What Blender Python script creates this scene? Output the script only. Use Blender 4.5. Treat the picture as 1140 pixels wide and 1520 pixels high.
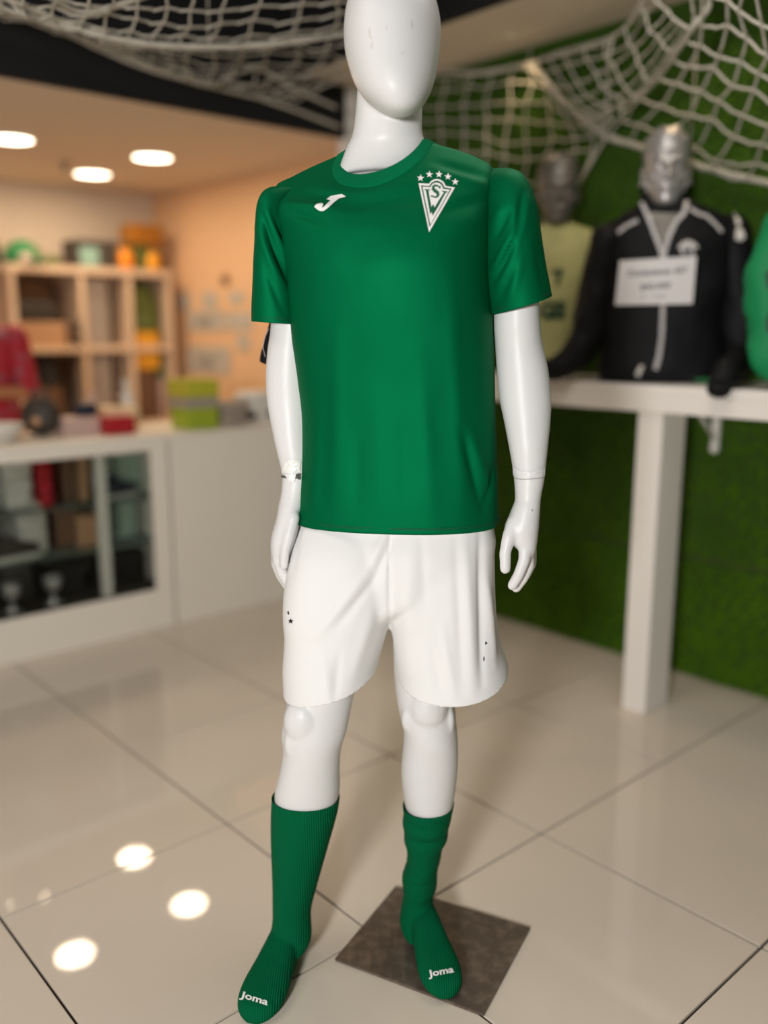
import bpy, bmesh, math, random
import numpy as np
from mathutils import Vector, Matrix, noise
from mathutils.bvhtree import BVHTree
from mathutils.geometry import tessellate_polygon

for o in list(bpy.data.objects): bpy.data.objects.remove(o)
scn = bpy.context.scene
COL = scn.collection
random.seed(7)
rng = np.random.default_rng(5)

# ------------------------------------------------------------------ camera, world, lights, exposure
FPX, PIT, CH = 1321.7, 0.200, 1.312
cam_d = bpy.data.cameras.new('camera'); cam = bpy.data.objects.new('camera', cam_d); COL.objects.link(cam)
cam.location = (0, 0, CH); cam.rotation_euler = (math.pi/2 - PIT, 0, 0)
cam_d.sensor_fit = 'VERTICAL'; cam_d.sensor_height = 36; cam_d.lens = 36*FPX/1520
cam_d.clip_start = .05; cam_d.clip_end = 60
cam_d.dof.use_dof = True; cam_d.dof.focus_distance = 1.68; cam_d.dof.aperture_fstop = cam_d.lens/1000/.038
scn.camera = cam
scn.view_settings.view_transform = 'Standard'; scn.view_settings.look = 'None'
scn.view_settings.gamma = 1; scn.view_settings.use_curve_mapping = False
scn.view_settings.exposure = 0.0

wd = bpy.data.worlds.new('world'); scn.world = wd; wd.use_nodes = True
bg = wd.node_tree.nodes['Background']; bg.inputs[0].default_value = (1, .9, .8, 1); bg.inputs[1].default_value = .1

TH = .728
AX = np.array([math.cos(TH), math.sin(TH)]); NX = np.array([-math.sin(TH), math.cos(TH)])
def W(s, t, z=0):                       # room frame -> world
    q = s*AX + t*NX
    return Vector((q[0], q[1], z))

def light(name, kind, loc, energy, color, target=None, **kw):
    d = bpy.data.lights.new(name, kind); o = bpy.data.objects.new(name, d); COL.objects.link(o)
    o.location = loc; d.energy = energy; d.color = color
    for k, v in kw.items(): setattr(d, k, v)
    if target is not None:
        o.rotation_euler = (Vector(target) - Vector(loc)).to_track_quat('-Z', 'Y').to_euler()
    return o
# the photographer's soft flash, a step left of the camera
light('flash_softbox', 'AREA', (-.88, -1.30, 1.44), 86, (1, .992, .98), target=(.1, 2.0, .9), shape='DISK', size=.42)
# added fill lights, unseen in the dark recess beyond the top of the frame
light('fill_light', 'AREA', W(-.1, 2.1, 2.8), 18, (1, .92, .82), target=W(.2, 2.3, 0), shape='SQUARE', size=1.4)
light('fill_light', 'AREA', W(1.9, 1.2, 2.8), 14, (1, .93, .85), target=W(2.0, 1.2, 0), shape='SQUARE', size=1.0)

# ------------------------------------------------------------------ measuring helpers
def ray(px, py):
    u = (px-570)/FPX; v = (760-py)/FPX
    return np.array([u, math.cos(PIT)+v*math.sin(PIT), -math.sin(PIT)+v*math.cos(PIT)])
O0 = np.array([0, 0, CH])
def at(px, py, Y):
    r = ray(px, py); return O0 + r*(Y/r[1])
def at_floor(px, py, z=0):
    r = ray(px, py); return O0 + r*((z-CH)/r[2])
def at_s(px, py, s):                    # -> s,t,z on the plane s = const
    r = ray(px, py); p = O0 + r*(s/(r[:2]@AX)); return np.array([p[:2]@AX, p[:2]@NX, p[2]])
def at_t(px, py, t):
    r = ray(px, py); p = O0 + r*(t/(r[:2]@NX)); return np.array([p[:2]@AX, p[:2]@NX, p[2]])

# ------------------------------------------------------------------ materials
def mat(name, col, rough=.5, metal=0, spec=.5, coat=0, sheen=0, bump=None, var=None, emit=None, trans=0, ior=1.45):
    m = bpy.data.materials.new(name); m.use_nodes = True
    nt = m.node_tree; b = nt.nodes['Principled BSDF']
    b.inputs['Base Color'].default_value = (*col, 1); b.inputs['Roughness'].default_value = rough
    b.inputs['Metallic'].default_value = metal; b.inputs['Specular IOR Level'].default_value = spec
    b.inputs['Coat Weight'].default_value = coat; b.inputs['Sheen Weight'].default_value = sheen
    b.inputs['Transmission Weight'].default_value = trans; b.inputs['IOR'].default_value = ior
    if emit: b.inputs['Emission Color'].default_value = (*emit[:3], 1); b.inputs['Emission Strength'].default_value = emit[3]
    tc = nt.nodes.new('ShaderNodeTexCoord')
    if var:                              # (scale, second colour, sharpness low, high)
        n = nt.nodes.new('ShaderNodeTexNoise'); n.inputs['Scale'].default_value = var[0]; n.inputs['Detail'].default_value = 5
        r = nt.nodes.new('ShaderNodeValToRGB'); r.color_ramp.elements[0].position = var[2]; r.color_ramp.elements[1].position = var[3]
        r.color_ramp.elements[0].color = (*col, 1); r.color_ramp.elements[1].color = (*var[1], 1)
        nt.links.new(tc.outputs['Object'], n.inputs['Vector']); nt.links.new(n.outputs['Fac'], r.inputs['Fac'])
        nt.links.new(r.outputs['Color'], b.inputs['Base Color'])
    if bump:                             # (scale, strength, distance[, stretch])
        n = nt.nodes.new('ShaderNodeTexNoise'); n.inputs['Scale'].default_value = bump[0]; n.inputs['Detail'].default_value = 3
        mp = nt.nodes.new('ShaderNodeMapping'); mp.inputs['Scale'].default_value = bump[3] if len(bump) > 3 else (1, 1, 1)
        bp = nt.nodes.new('ShaderNodeBump'); bp.inputs['Strength'].default_value = bump[1]; bp.inputs['Distance'].default_value = bump[2]
        nt.links.new(tc.outputs['Object'], mp.inputs['Vector']); nt.links.new(mp.outputs['Vector'], n.inputs['Vector'])
        nt.links.new(n.outputs['Fac'], bp.inputs['Height']); nt.links.new(bp.outputs['Normal'], b.inputs['Normal'])
    return m
def rib_mat(name, col, freq, rough=.8):
    m = mat(name, col, rough, spec=.08)
    nt = m.node_tree; b = nt.nodes['Principled BSDF']
    tc = nt.nodes.new('ShaderNodeTexCoord'); w = nt.nodes.new('ShaderNodeTexWave')
    w.inputs['Scale'].default_value = freq; w.bands_direction = 'X'; w.inputs['Distortion'].default_value = .6
    bp = nt.nodes.new('ShaderNodeBump'); bp.inputs['Strength'].default_value = .6; bp.inputs['Distance'].default_value = .003
    nt.links.new(tc.outputs['Object'], w.inputs['Vector']); nt.links.new(w.outputs['Fac'], bp.inputs['Height']); nt.links.new(bp.outputs['Normal'], b.inputs['Normal'])
    return m
M = {}
M['tile'] = mat('tile', (.76, .67, .56), .03, spec=.5, var=(1.6, (.73, .64, .53), .35, .7))
M['grout'] = mat('grout', (.045, .028, .018), .9)
M['black_paint'] = mat('black_paint', (.006, .006, .006), .8)
M['beige'] = mat('beige_plaster', (.74, .62, .49), .85, bump=(40, .1, .002))
M['cream'] = mat('cream_plaster', (.64, .53, .42), .85, bump=(40, .1, .002))
M['orange'] = mat('orange_plaster', (.74, .46, .26), .8, bump=(40, .1, .002))
M['white_wall'] = mat('white_wall', (.50, .43, .36), .9)
M['dark_wall'] = mat('dark_wall', (.10, .085, .07), .9)
M['white_paint'] = mat('white_paint', (.88, .83, .77), .45, bump=(25, .08, .002, (1, 1, .1)))
M['melamine'] = mat('white_melamine', (.84, .77, .67), .4)
M['shelf_wood'] = mat('pale_shelf_board', (.72, .52, .36), .5, bump=(30, .1, .002))
M['turf_base'] = mat('turf_backing', (.03, .075, .004), .95)
M['turf'] = mat('turf_blade', (.11, .25, .004), .8, spec=.15, var=(6, (.15, .32, .005), .4, .65))
M['plastic'] = mat('mannequin_plastic', (.72, .715, .705), .40, spec=.40)
M['green'] = mat('green_polyester', (.0, .138, .049), .64, metal=.55, spec=.05, bump=(900, .12, .0004))
M['green_rib'] = rib_mat('green_rib_knit', (.0, .20, .075), 260)
M['green_dark'] = mat('green_thread', (.0, .08, .028), .7)
M['sock'] = rib_mat('green_sock_knit', (.0, .115, .042), 70)
M['shorts'] = mat('white_polyester', (.79, .785, .77), .6, spec=.2, bump=(700, .1, .0004))
M['print_white'] = mat('white_print', (.86, .84, .81), .5)
M['print_green'] = mat('green_print', (.0, .10, .035), .6)
M['print_black'] = mat('black_print', (.01, .01, .012), .6)
M['tape'] = mat('clear_tape', (.85, .84, .80), .12, spec=.8, bump=(120, .8, .004))
M['tape_dark'] = mat('dark_tape', (.10, .10, .09), .25)
M['seam'] = mat('joint_seam', (.35, .33, .31), .6)
M['scuff'] = mat('scuff_mark', (.55, .53, .48), .6)
M['steel'] = mat('brushed_steel_plate', (.17, .135, .11), .40, metal=.6, var=(38, (.34, .28, .23), .46, .85), bump=(60, .5, .003, (1, .12, 1)))
M['steel_edge'] = mat('steel_plate_edge', (.30, .24, .20), .35, metal=.9)
M['silver'] = mat('silver_plastic', (.44, .42, .41), .34, metal=.55)
M['silver_shaded'] = mat('shaded_silver_plastic', (.16, .145, .125), .4, metal=.4)  # the silver plastic again, with shade put into its colour
M['jacket'] = mat('black_windbreaker', (.007, .007, .008), .6, spec=.2, bump=(14, .3, .01))
M['piping'] = mat('grey_piping', (.52, .49, .48), .55)
M['lime_shirt'] = mat('pale_lime_jersey', (.50, .48, .20), .7, bump=(12, .3, .01))
M['bright_green'] = mat('bright_green_jacket', (.0, .23, .075), .6, bump=(12, .3, .01))
M['dark_green'] = mat('dark_green', (.01, .06, .025), .6)
M['rope'] = mat('net_cord', (.50, .46, .39), .8, bump=(200, .3, .001))
M['paper'] = mat('paper', (.74, .70, .69), .6)
M['paper_grey'] = mat('grey_paper', (.50, .45, .38), .7, var=(18, (.42, .37, .31), .5, .6))
M['ink'] = mat('ink', (.12, .11, .12), .7)
M['glass'] = mat('case_glass', (.93, .98, .95), .02, trans=1, ior=1.12, spec=.4)
M['lamp'] = mat('lamp_diffuser', (1, .9, .75), .5, emit=(1, .84, .62, 9))
M['white_plastic'] = mat('white_plastic', (.8, .78, .74), .35)
for n, c in dict(black=(.015, .013, .012), dark=(.05, .04, .032), brown=(.16, .08, .045), orange_o=(.75, .24, .01), amber=(.80, .36, .02),
                 rust=(.35, .13, .01), teal=(.22, .36, .31), leaf=(.02, .17, .05), olive=(.10, .12, .025), red=(.42, .012, .02),
                 magenta=(.28, .008, .05), crimson=(.50, .03, .05), greyish=(.36, .30, .25), card=(.50, .28, .15), lime=(.33, .42, .03),
                 yellowish=(.50, .46, .04), navy=(.02, .025, .045), cream_o=(.85, .62, .38), pink=(.60, .42, .36), skin=(.50, .22, .11), hair=(.05, .02, .012),
                 pale_green=(.42, .55, .44), light=(.72, .68, .62)).items():
    M[n] = mat(n, c, .55)

# ------------------------------------------------------------------ object helpers
def tag(o, label=None, cat=None, group=None, kind=None):
    if label: o['label'] = label
    if cat: o['category'] = cat
    if group: o['group'] = group
    if kind: o['kind'] = kind
    return o
def link(name, me, m, parent=None, smooth=True):
    for x in (m if isinstance(m, (list, tuple)) else [m]): me.materials.append(x)
    if smooth:
        me.polygons.foreach_set('use_smooth', [True]*len(me.polygons))
    o = bpy.data.objects.new(name, me); COL.objects.link(o)
    if parent is not None: put(o, parent)
    return o
def put(o, parent):                     # parent while keeping the world place
    mw = world_m(parent)
    o.parent = parent
    o.matrix_parent_inverse = mw.inverted()
def world_m(o):
    m = Matrix.LocRotScale(o.location, o.rotation_euler, o.scale)
    if o.parent: return world_m(o.parent) @ o.matrix_parent_inverse @ m
    return m
def root(name, loc=(0, 0, 0), rz=0):
    o = bpy.data.objects.new(name, None); COL.objects.link(o); o.location = loc; o.rotation_euler = (0, 0, rz)
    o.empty_display_size = .05
    return o
def mesh(v, f, name='m'):
    me = bpy.data.meshes.new(name); me.from_pydata([tuple(x) for x in v], [], [tuple(x) for x in f]); me.update()
    return me
def join(parts):
    V, F, n = [], [], 0
    for v, f in parts:
        V += [tuple(x) for x in v]; F += [tuple(i+n for i in q) for q in f]; n += len(v)
    return V, F
def boxvf(cx, cy, cz, sx, sy, sz, bev=.0):
    if bev <= 0:
        v = [(cx+a*sx/2, cy+b*sy/2, cz+c*sz/2) for a in (-1, 1) for b in (-1, 1) for c in (-1, 1)]
        return v, [(0, 1, 3, 2), (4, 6, 7, 5), (0, 4, 5, 1), (2, 3, 7, 6), (0, 2, 6, 4), (1, 5, 7, 3)]
    bm = bmesh.new(); bmesh.ops.create_cube(bm, size=1)
    for q in bm.verts: q.co = Vector((q.co.x*sx, q.co.y*sy, q.co.z*sz))
    bmesh.ops.bevel(bm, geom=bm.edges[:], offset=bev, segments=2, affect='EDGES', profile=.6)
    bm.verts.index_update()
    v = [(q.co.x+cx, q.co.y+cy, q.co.z+cz) for q in bm.verts]; f = [[q.index for q in p.verts] for p in bm.faces]
    bm.free(); return v, f
# boxes given in the room frame (s0,s1,t0,t1,z0,z1)
def rbox(name, s0, s1, t0, t1, z0, z1, m, parent=None, bev=.004):
    v, f = boxvf(0, 0, 0, abs(s1-s0), abs(t1-t0), abs(z1-z0), bev)
    o = link(name, mesh(v, f), m, None, smooth=False)
    o.location = W((s0+s1)/2, (t0+t1)/2, (z0+z1)/2); o.rotation_euler = (0, 0, TH)
    if parent is not None: put(o, parent)
    return o
def tubevf(pts, r, n=8, cap=True, closed=False, flat=1.0):
    P = [np.array(p, float) for p in pts]; R = r if hasattr(r, '__len__') else [r]*len(P)
    V, F = [], []; up = None
    for i, p in enumerate(P):
        a = P[i-1] if (i > 0 or closed) else p; b = P[(i+1) % len(P)] if (i < len(P)-1 or closed) else p
        d = b-a; d = d/(np.linalg.norm(d)+1e-12)
        if up is None:
            up = np.array([0, -1., 0]) if abs(d[1]) < .9 else np.array([0, 0, 1.])
        up = up-d*(up@d); up /= np.linalg.norm(up)+1e-12; q = np.cross(d, up)
        for k in range(n):
            t = 2*math.pi*k/n
            V.append(p+R[i]*(math.cos(t)*q+math.sin(t)*up*flat))
    L = len(P)
    for i in range(L if closed else L-1):
        for k in range(n):
            a = i*n+k; b = i*n+(k+1) % n; c = ((i+1) % L)*n+(k+1) % n; d = ((i+1) % L)*n+k
            F.append((a, b, c, d))
    if cap and not closed:
        F.append(tuple(range(n))[::-1]); F.append(tuple((L-1)*n+k for k in range(n)))
    return V, F
def capsule(pts, radii, n=14):          # tube with rounded ends
    P = [np.array(p, float) for p in pts]; R = list(radii)
    d0 = P[0]-P[1]; d0 /= np.linalg.norm(d0); d1 = P[-1]-P[-2]; d1 /= np.linalg.norm(d1)
    a = [(P[0]+d0*R[0]*math.sin(t), R[0]*math.cos(t)) for t in (1.5, 1.1, .7, .35)]
    b = [(P[-1]+d1*R[-1]*math.sin(t), R[-1]*math.cos(t)) for t in (.35, .7, 1.1, 1.5)]
    pp = [x[0] for x in a]+P+[x[0] for x in b]; rr = [x[1] for x in a]+R+[x[1] for x in b]
    return tubevf(pp, rr, n)
def spline(rows, k):
    X = np.array(rows, float); n = len(X); out = []
    for i in range(n-1):
        p0 = X[max(i-1, 0)]; p1 = X[i]; p2 = X[i+1]; p3 = X[min(i+2, n-1)]
        for j in range(k):
            t = j/k
            out.append(.5*((2*p1)+(-p0+p2)*t+(2*p0-5*p1+4*p2-p3)*t*t+(-p0+3*p1-3*p2+p3)*t**3))
    out.append(X[-1]); return out
def ringvf(rings, n=48, cap=(True, True)):      # rings: (C,U,V,exponent)
    V, F = [], []
    ph = np.linspace(0, 2*math.pi, n, endpoint=False); c = np.cos(ph); s = np.sin(ph)
    for C, U, Vv, e in rings:
        cc = np.sign(c)*np.abs(c)**(2/e); ss = np.sign(s)*np.abs(s)**(2/e); Vv = np.array(Vv, float)
        X = np.array(C)[None]+cc[:, None]*np.array(U)[None]+ss[:, None]*Vv[None]
        if Vv[2] < 0 and abs(Vv[0])+abs(Vv[1]) > 0: X[:, 2] -= np.where(ss < 0, ss*.75, 0)*Vv[2]     # the drop belongs to the front
        V += list(X)
    for i in range(len(rings)-1):
        for k in range(n):
            a = i*n+k; b = i*n+(k+1) % n
            F.append((a, a+n, b+n, b))
    if cap[0]: F.append(tuple(range(n)))
    if cap[1]: F.append(tuple((len(rings)-1)*n+k for k in range(n))[::-1])
    return V, F
# outline rows: (xl, yl, xr, yr, Y, ry, drop, e)  Y centre depth; yaw given by dY = Y(left)-Y(right)
def rows_loft(rows, k=5, n=48, dY=0., grow=0., cap=(True, True)):
    rows = [tuple(r)+(0, 2.2)[len(r)-6:] if len(r) < 8 else tuple(r) for r in rows]
    rings = []
    for r in spline(rows, k):
        xl, yl, xr, yr, Y, ry, dr, e = r
        a = at(xl, yl, Y+dY/2); b = at(xr, yr, Y-dY/2)
        C = (a+b)/2; U = (b-a)/2; L = np.linalg.norm(U); u = U/L
        fw = np.array([u[1], -u[0], 0.]); fw /= np.linalg.norm(fw)
        rings.append((C, u*max(L+grow, .002), fw*max(ry+grow, .002)+np.array([0, 0, -dr]), e))
    return ringvf(rings, n, cap)
def blob(c, r, n=16, rot=None):
    rr = r if hasattr(r, '__len__') else (r, r, r)
    V, F = [], []
    for i in range(n//2+1):
        t = math.pi*i/(n//2)
        t = min(max(t, .02), math.pi-.02)
        for k in range(n):
            p = 2*math.pi*k/n
            q = Vector((rr[0]*math.sin(t)*math.cos(p), rr[1]*math.sin(t)*math.sin(p), rr[2]*math.cos(t)))
            if rot: q = rot @ q
            V.append((c[0]+q.x, c[1]+q.y, c[2]+q.z))
    for i in range(n//2):
        for k in range(n):
            a = i*n+k; b = i*n+(k+1) % n; F.append((a, a+n, b+n, b))
    F.append(tuple(range(n))); F.append(tuple((n//2)*n+k for k in range(n))[::-1])
    return V, F
def remesh(parts, voxel, smooth=4, fac=.5):
    v, f = join(parts); me = mesh(v, f)
    bm = bmesh.new(); bm.from_mesh(me); bmesh.ops.recalc_face_normals(bm, faces=bm.faces); bm.to_mesh(me); bm.free()
    o = bpy.data.objects.new('tmp', me); COL.objects.link(o)
    r = o.modifiers.new('r', 'REMESH'); r.mode = 'VOXEL'; r.voxel_size = voxel
    s = o.modifiers.new('s', 'SMOOTH'); s.iterations = smooth; s.factor = fac
    bpy.context.view_layer.update()
    ev = o.evaluated_get(bpy.context.evaluated_depsgraph_get())
    out = bpy.data.meshes.new_from_object(ev)
    bpy.data.objects.remove(o); bpy.data.meshes.remove(me)
    return out
def bisect(me, co, no):                  # drop what lies on the +no side
    bm = bmesh.new(); bm.from_mesh(me)
    bmesh.ops.bisect_plane(bm, geom=bm.verts[:]+bm.edges[:]+bm.faces[:], plane_co=co, plane_no=no, clear_outer=True)
    bm.to_mesh(me); bm.free(); return me
def bvh_of(me): return BVHTree.FromPolygons([v.co.copy() for v in me.vertices], [tuple(p.vertices) for p in me.polygons])
def norms(V, F):
    me = mesh(V, F); n = np.empty(len(me.vertices)*3); me.vertices.foreach_get('normal', n)
    bpy.data.meshes.remove(me); return n.reshape(-1, 3)
def seg_field(V, segs, Ydef):
    """soft ridges (+) and creases (-) along segments given on the garment's front, metres"""
    V = np.array(V, float); d = np.zeros(len(V))
    for x0, y0, x1, y1, w, a in segs:
        p = at(x0, y0, Ydef); q = at(x1, y1, Ydef)
        P = np.array([p[0], p[2]]); Q = np.array([q[0], q[2]]); X = V[:, [0, 2]]
        L = Q-P; t = np.clip(((X-P)@L)/(L@L), 0, 1); D = np.linalg.norm(X-P-t[:, None]*L, axis=1)
        taper = np.sin(np.pi*np.clip(t, .04, .96))**.6
        d += a*np.exp(-(D/w)**2)*taper
    return d
def nz(V, scale, seed=0, stretch=(1, 1, 1)):
    return np.array([noise.noise(Vector((v[0]*stretch[0]*scale+seed, v[1]*stretch[1]*scale, v[2]*stretch[2]*scale))) for v in V])
def cloth(name, VF, m, parent, disp=None, thick=.0015, label=None):
    V, F = VF; V = np.array(V, float)
    N = norms(V, F)
    if np.mean(np.sum((N*(V-V.mean(0)))[:, :2], axis=1)) < 0:      # make the cloth face outwards
        F = [tuple(f)[::-1] for f in F]; N = -N
    if disp is not None: V = V+N*disp(V)[:, None]
    o = link(name, mesh(V, F), m, parent)
    if thick:
        s = o.modifiers.new('thickness', 'SOLIDIFY'); s.thickness = thick; s.offset = -1
    if label: o['label'] = label
    return o
def decal(name, polys, bvh, off, m, parent, maxe=5., src=None, jump=None):
    """flat print laid on a surface: polygons measured on the print, dropped onto the cloth"""
    V, F = [], []
    for poly in polys:
        tri = tessellate_polygon([[Vector((x, y, 0)) for x, y in poly]])
        n = len(V); V += [np.array(p, float) for p in poly]; F += [tuple(i+n for i in t) for t in tri]
    bm = bmesh.new(); vs = [bm.verts.new((v[0], v[1], 0)) for v in V]
    for t in F:
        try: bm.faces.new([vs[i] for i in t])
        except ValueError: pass
    for _ in range(3):
        e = [x for x in bm.edges if x.calc_length() > maxe]
        if not e: break
        bmesh.ops.subdivide_edges(bm, edges=e, cuts=1); bmesh.ops.triangulate(bm, faces=[q for q in bm.faces if len(q.verts) > 3])
    ok = True
    last = None
    dist0 = None
    for v in bm.verts:                   # typical distance of the surface under the print
        if src is None and dist0 is None:
            h_ = bvh.ray_cast(Vector(O0), Vector(ray(v.co.x, v.co.y)).normalized())
            if h_[0] is not None: dist0 = h_[3]
    for v in bm.verts:
        if src is None:
            o_, d_ = Vector(O0), Vector(ray(v.co.x, v.co.y)).normalized()
        else:
            o_, d_ = src(v.co.x, v.co.y)
        loc, nn, i, dist = bvh.ray_cast(o_, d_)
        for jx, jy in ((.4, 0), (-.4, 0), (0, .5), (0, -.5), (.9, .7), (-.9, -.7)):
            if loc is not None or src is not None: break
            loc, nn, i, dist = bvh.ray_cast(o_, Vector(ray(v.co.x+jx, v.co.y+jy)).normalized())
        if loc is None:
            q_ = bvh.find_nearest(o_+d_*(dist0 or 1.65)); loc, nn = q_[0], -d_
        if jump and dist0 and abs((loc-o_).length-dist0) > jump:
            q_ = bvh.find_nearest(o_+d_*dist0); loc, nn = q_[0], -d_
        if nn.dot(d_) > 0: nn = -nn
        v.co = loc+nn*off; last = loc
    for q in bm.faces: q.normal_update()
    me = bpy.data.meshes.new(name); bm.to_mesh(me); bm.free()
    return link(name, me, m, parent)
def text_polys(s, size=1., bold=0., shear=0.):
    """outline triangles of built-in lettering as 2-D polygons"""
    c = bpy.data.curves.new('t', 'FONT'); c.body = s; c.size = size; c.offset = bold; c.shear = shear; c.resolution_u = 3
    o = bpy.data.objects.new('t', c); COL.objects.link(o); bpy.context.view_layer.update()
    me = bpy.data.meshes.new_from_object(o.evaluated_get(bpy.context.evaluated_depsgraph_get()))
    P = [[(me.vertices[i].co.x, me.vertices[i].co.y) for i in p.vertices] for p in me.polygons]
    bpy.data.objects.remove(o); bpy.data.curves.remove(c)
    xs = [x for p in P for x, y in p]; w = max(xs)-min(xs); x0 = min(xs)
    return [[(x-x0, y) for x, y in p] for p in P], w
def affine(P, w, x0, y0, x1, y1, hgt):
    """text of width w placed along the line (x0,y0)-(x1,y1) with given letter height"""
    u = np.array([x1-x0, y1-y0], float)/w; d = np.array([x1-x0, y1-y0], float); d /= np.linalg.norm(d); n = np.array([d[1], -d[0]])*hgt
    return [[tuple(np.array([x0, y0])+u*x+n*y) for x, y in p] for p in P]

# ================================================================== ROOM
S1, T1 = 3.08, 5.85            # right wall plane, back wall plane
S0, T0 = -2.6, -2.4
ZL, ZM, ZU = 2.22, 2.45, 2.85  # shop ceiling, soffit, tray ceiling
fl = rbox('floor', S0, S1, T0, T1, -.12, -.006, M['grout'], bev=0); tag(fl, kind='structure')
gs, gt = 1.149, 1.931
tv, tf = boxvf(0, 0, 0, .593, .593, .008, .0006); tile_me = mesh(tv, tf, 'tile'); tile_me.materials.append(M['tile'])
for i in range(-7, 4):
    for j in range(-8, 7):
        a0, b0 = gs+.6*i, gt+.6*j
        if a0 < S0-.1 or b0 < T0-.1 or a0 > S1-.05 or b0 > T1-.05: continue
        cw = min(a0+.6, S1)-a0; ch_ = min(b0+.6, T1)-b0
        o = bpy.data.objects.new('tile', tile_me); COL.objects.link(o)
        o.location = W(a0+cw/2, b0+ch_/2, -.004); o.rotation_euler = (0, 0, TH)
        o.scale = (cw/.6, ch_/.6, 1); put(o, fl)

def wall(name, *a, m=None, **k):
    return tag(rbox(name, *a, m, bev=0), kind='structure')
wall_r = wall('wall_right', S1, S1+.12, T0, T1+.12, 0, ZU, m=M['orange'])
wall('wall_back', S0, S1, T1, T1+.12, 0, ZU, m=M['cream'])
wall('wall_left', S0-.12, S0, T0, T1+.12, 0, ZU, m=M['white_wall'])
wall('wall_front', S0, S1, T0-.12, T0, 0, ZU, m=M['dark_wall'])
wall('ceiling', S0, S1, 3.53, T1, ZL, ZL+.1, m=M['beige'])
wall('ceiling', S0, 2.6, T0, 3.5, ZU, ZU+.1, m=M['black_paint'])
wall('ceiling', 2.6, S1, T0, 3.5, ZM, ZM+.1, m=M['beige'])
wall('trim_1', S0, 2.875, 3.5, 3.53, ZL-.003, ZU, m=M['black_paint'])          # black fascia over the counter
wall('trim_2', 2.58, 2.6, T0, 3.5, ZM-.003, ZU, m=M['black_paint'])           # side of the tray
tag(rbox('trim_3', 2.875, S1, 3.47, 3.56, 0, ZM, M['white_paint'], bev=.004), kind='structure')   # white corner pier
wall('baseboard_right', S1-.012, S1, 3.56, T1, 0, .08, m=M['white_paint'])
wall('baseboard_back', S0, S1-.012, T1-.012, T1, 0, .08, m=M['white_paint'])

# artificial turf: two panels on the right wall, blades as real short strips
def turf(name, t0, t1, z0, z1, n, label):
    back = rbox(name, S1-.012, S1, t0, t1, z0, z1, M['turf_base'], bev=0)
    tag(back, kind='structure')
    t = rng.uniform(t0+.005, t1-.005, n); z = rng.uniform(z0+.004, z1-.012, n)
    ln = rng.uniform(.016, .03, n); dt = rng.normal(0, .010, n); dz = rng.normal(-.006, .008, n); w = .0022
    base = np.stack([np.full(n, S1-.012), t, z], 1); tip = base+np.stack([-ln, dt, dz], 1)
    a = base+np.array([0, w, 0]); b = base-np.array([0, w, 0]); 
    P = np.stack([a, b, tip], 1).reshape(-1, 3)
    P[:, 2] = np.clip(P[:, 2], z0, z1)
    X = P[:, 0:1]*AX[None]+P[:, 1:2]*NX[None]
    V = np.concatenate([X, P[:, 2:3]], 1)
    me = mesh(V, np.arange(3*n).reshape(-1, 3), 'blades')
    o = link('turf_pile', me, M['turf'], back, smooth=False); tag(o, kind='stuff')
turf('trim_4', T0, 3.47, 0, .468, 45000, '')
turf('trim_5', T0, 3.47, .472, ZM, 130000, '')

# ceiling downlights: position from what is seen and from its mirror image in the floor
def downlight(s, t, z, r, label, watts=5, on=True, grp='round downlights in the shop ceiling'):
    o = root('downlight', W(s, t, z)); tag(o, label, 'ceiling light', grp)
    n = 32
    V, F = tubevf([(0, 0, -.002), (0, 0, -.010)], [r, r*.97], n); 
    d = link('diffuser', mesh(V, F), M['lamp'], None, smooth=False); d.location = W(s, t, z); put(d, o)
    prof = [(r+.001, -.001), (r+.001, -.012), (r+.012, -.010), (r+.014, 0)]
    V, F = [], []
    for k in range(n):
        a = 2*math.pi*k/n
        for q, (rr, zz) in enumerate(prof): V.append((rr*math.cos(a), rr*math.sin(a), zz))
    for k in range(n):
        for q in range(3): F.append((k*4+q, ((k+1) % n)*4+q, ((k+1) % n)*4+q+1, k*4+q+1))
    g = link('rim', mesh(V, F), M['white_plastic'], None); g.location = W(s, t, z); put(g, o)
    L = light('downlight_lamp', 'AREA', W(s, t, z-.014), watts, (1, .80, .56), shape='DISK', size=2*r)
    put(L, o)
    return o
downlight(2.40, 4.53, ZL, .098, 'round warm downlight, nearest to the corner of the orange wall')
downlight(2.38, 5.23, ZL, .098, 'round warm downlight closest above the shelves, lower middle of the three in view')
downlight(1.68, 4.56, ZL, .098, 'round warm downlight cut by the left edge of the photo')
downlight(1.67, 5.26, ZL, .098, 'round warm downlight farthest left, seen only mirrored in the floor tiles')
# small wall-washing spots in the soffit over the turf
def spot(s, t, label):
    o = root('spotlight', W(s, t, ZM)); tag(o, label, 'ceiling light', 'small spots over the turf wall')
    V, F = tubevf([(0, 0, 0), (0, 0, -.006)], [.016, .016], 24, cap=False)
    c = link('can', mesh(V, F), M['beige'], None); c.location = W(s, t, ZM); put(c, o)
    c.modifiers.new('t', 'SOLIDIFY').thickness = .002
    b = link('bulb', mesh(*blob((0, 0, -.001), .006, 12)), M['beige'], None); b.location = W(s, t, ZM-.0); put(b, o)
    L = light('spotlight_lamp', 'SPOT', W(s, t, ZM-.014), 5, (1, .74, .42), target=W(s+.06, t, 0), spot_size=1.9, spot_blend=.7, shadow_soft_size=.012); put(L, o)
spot(2.90, 2.50, 'small warm spotlight above the turf wall, the one nearer the white pier')
spot(2.86, 1.62, 'small warm spotlight above the turf wall, over the black jacket bust')
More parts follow.
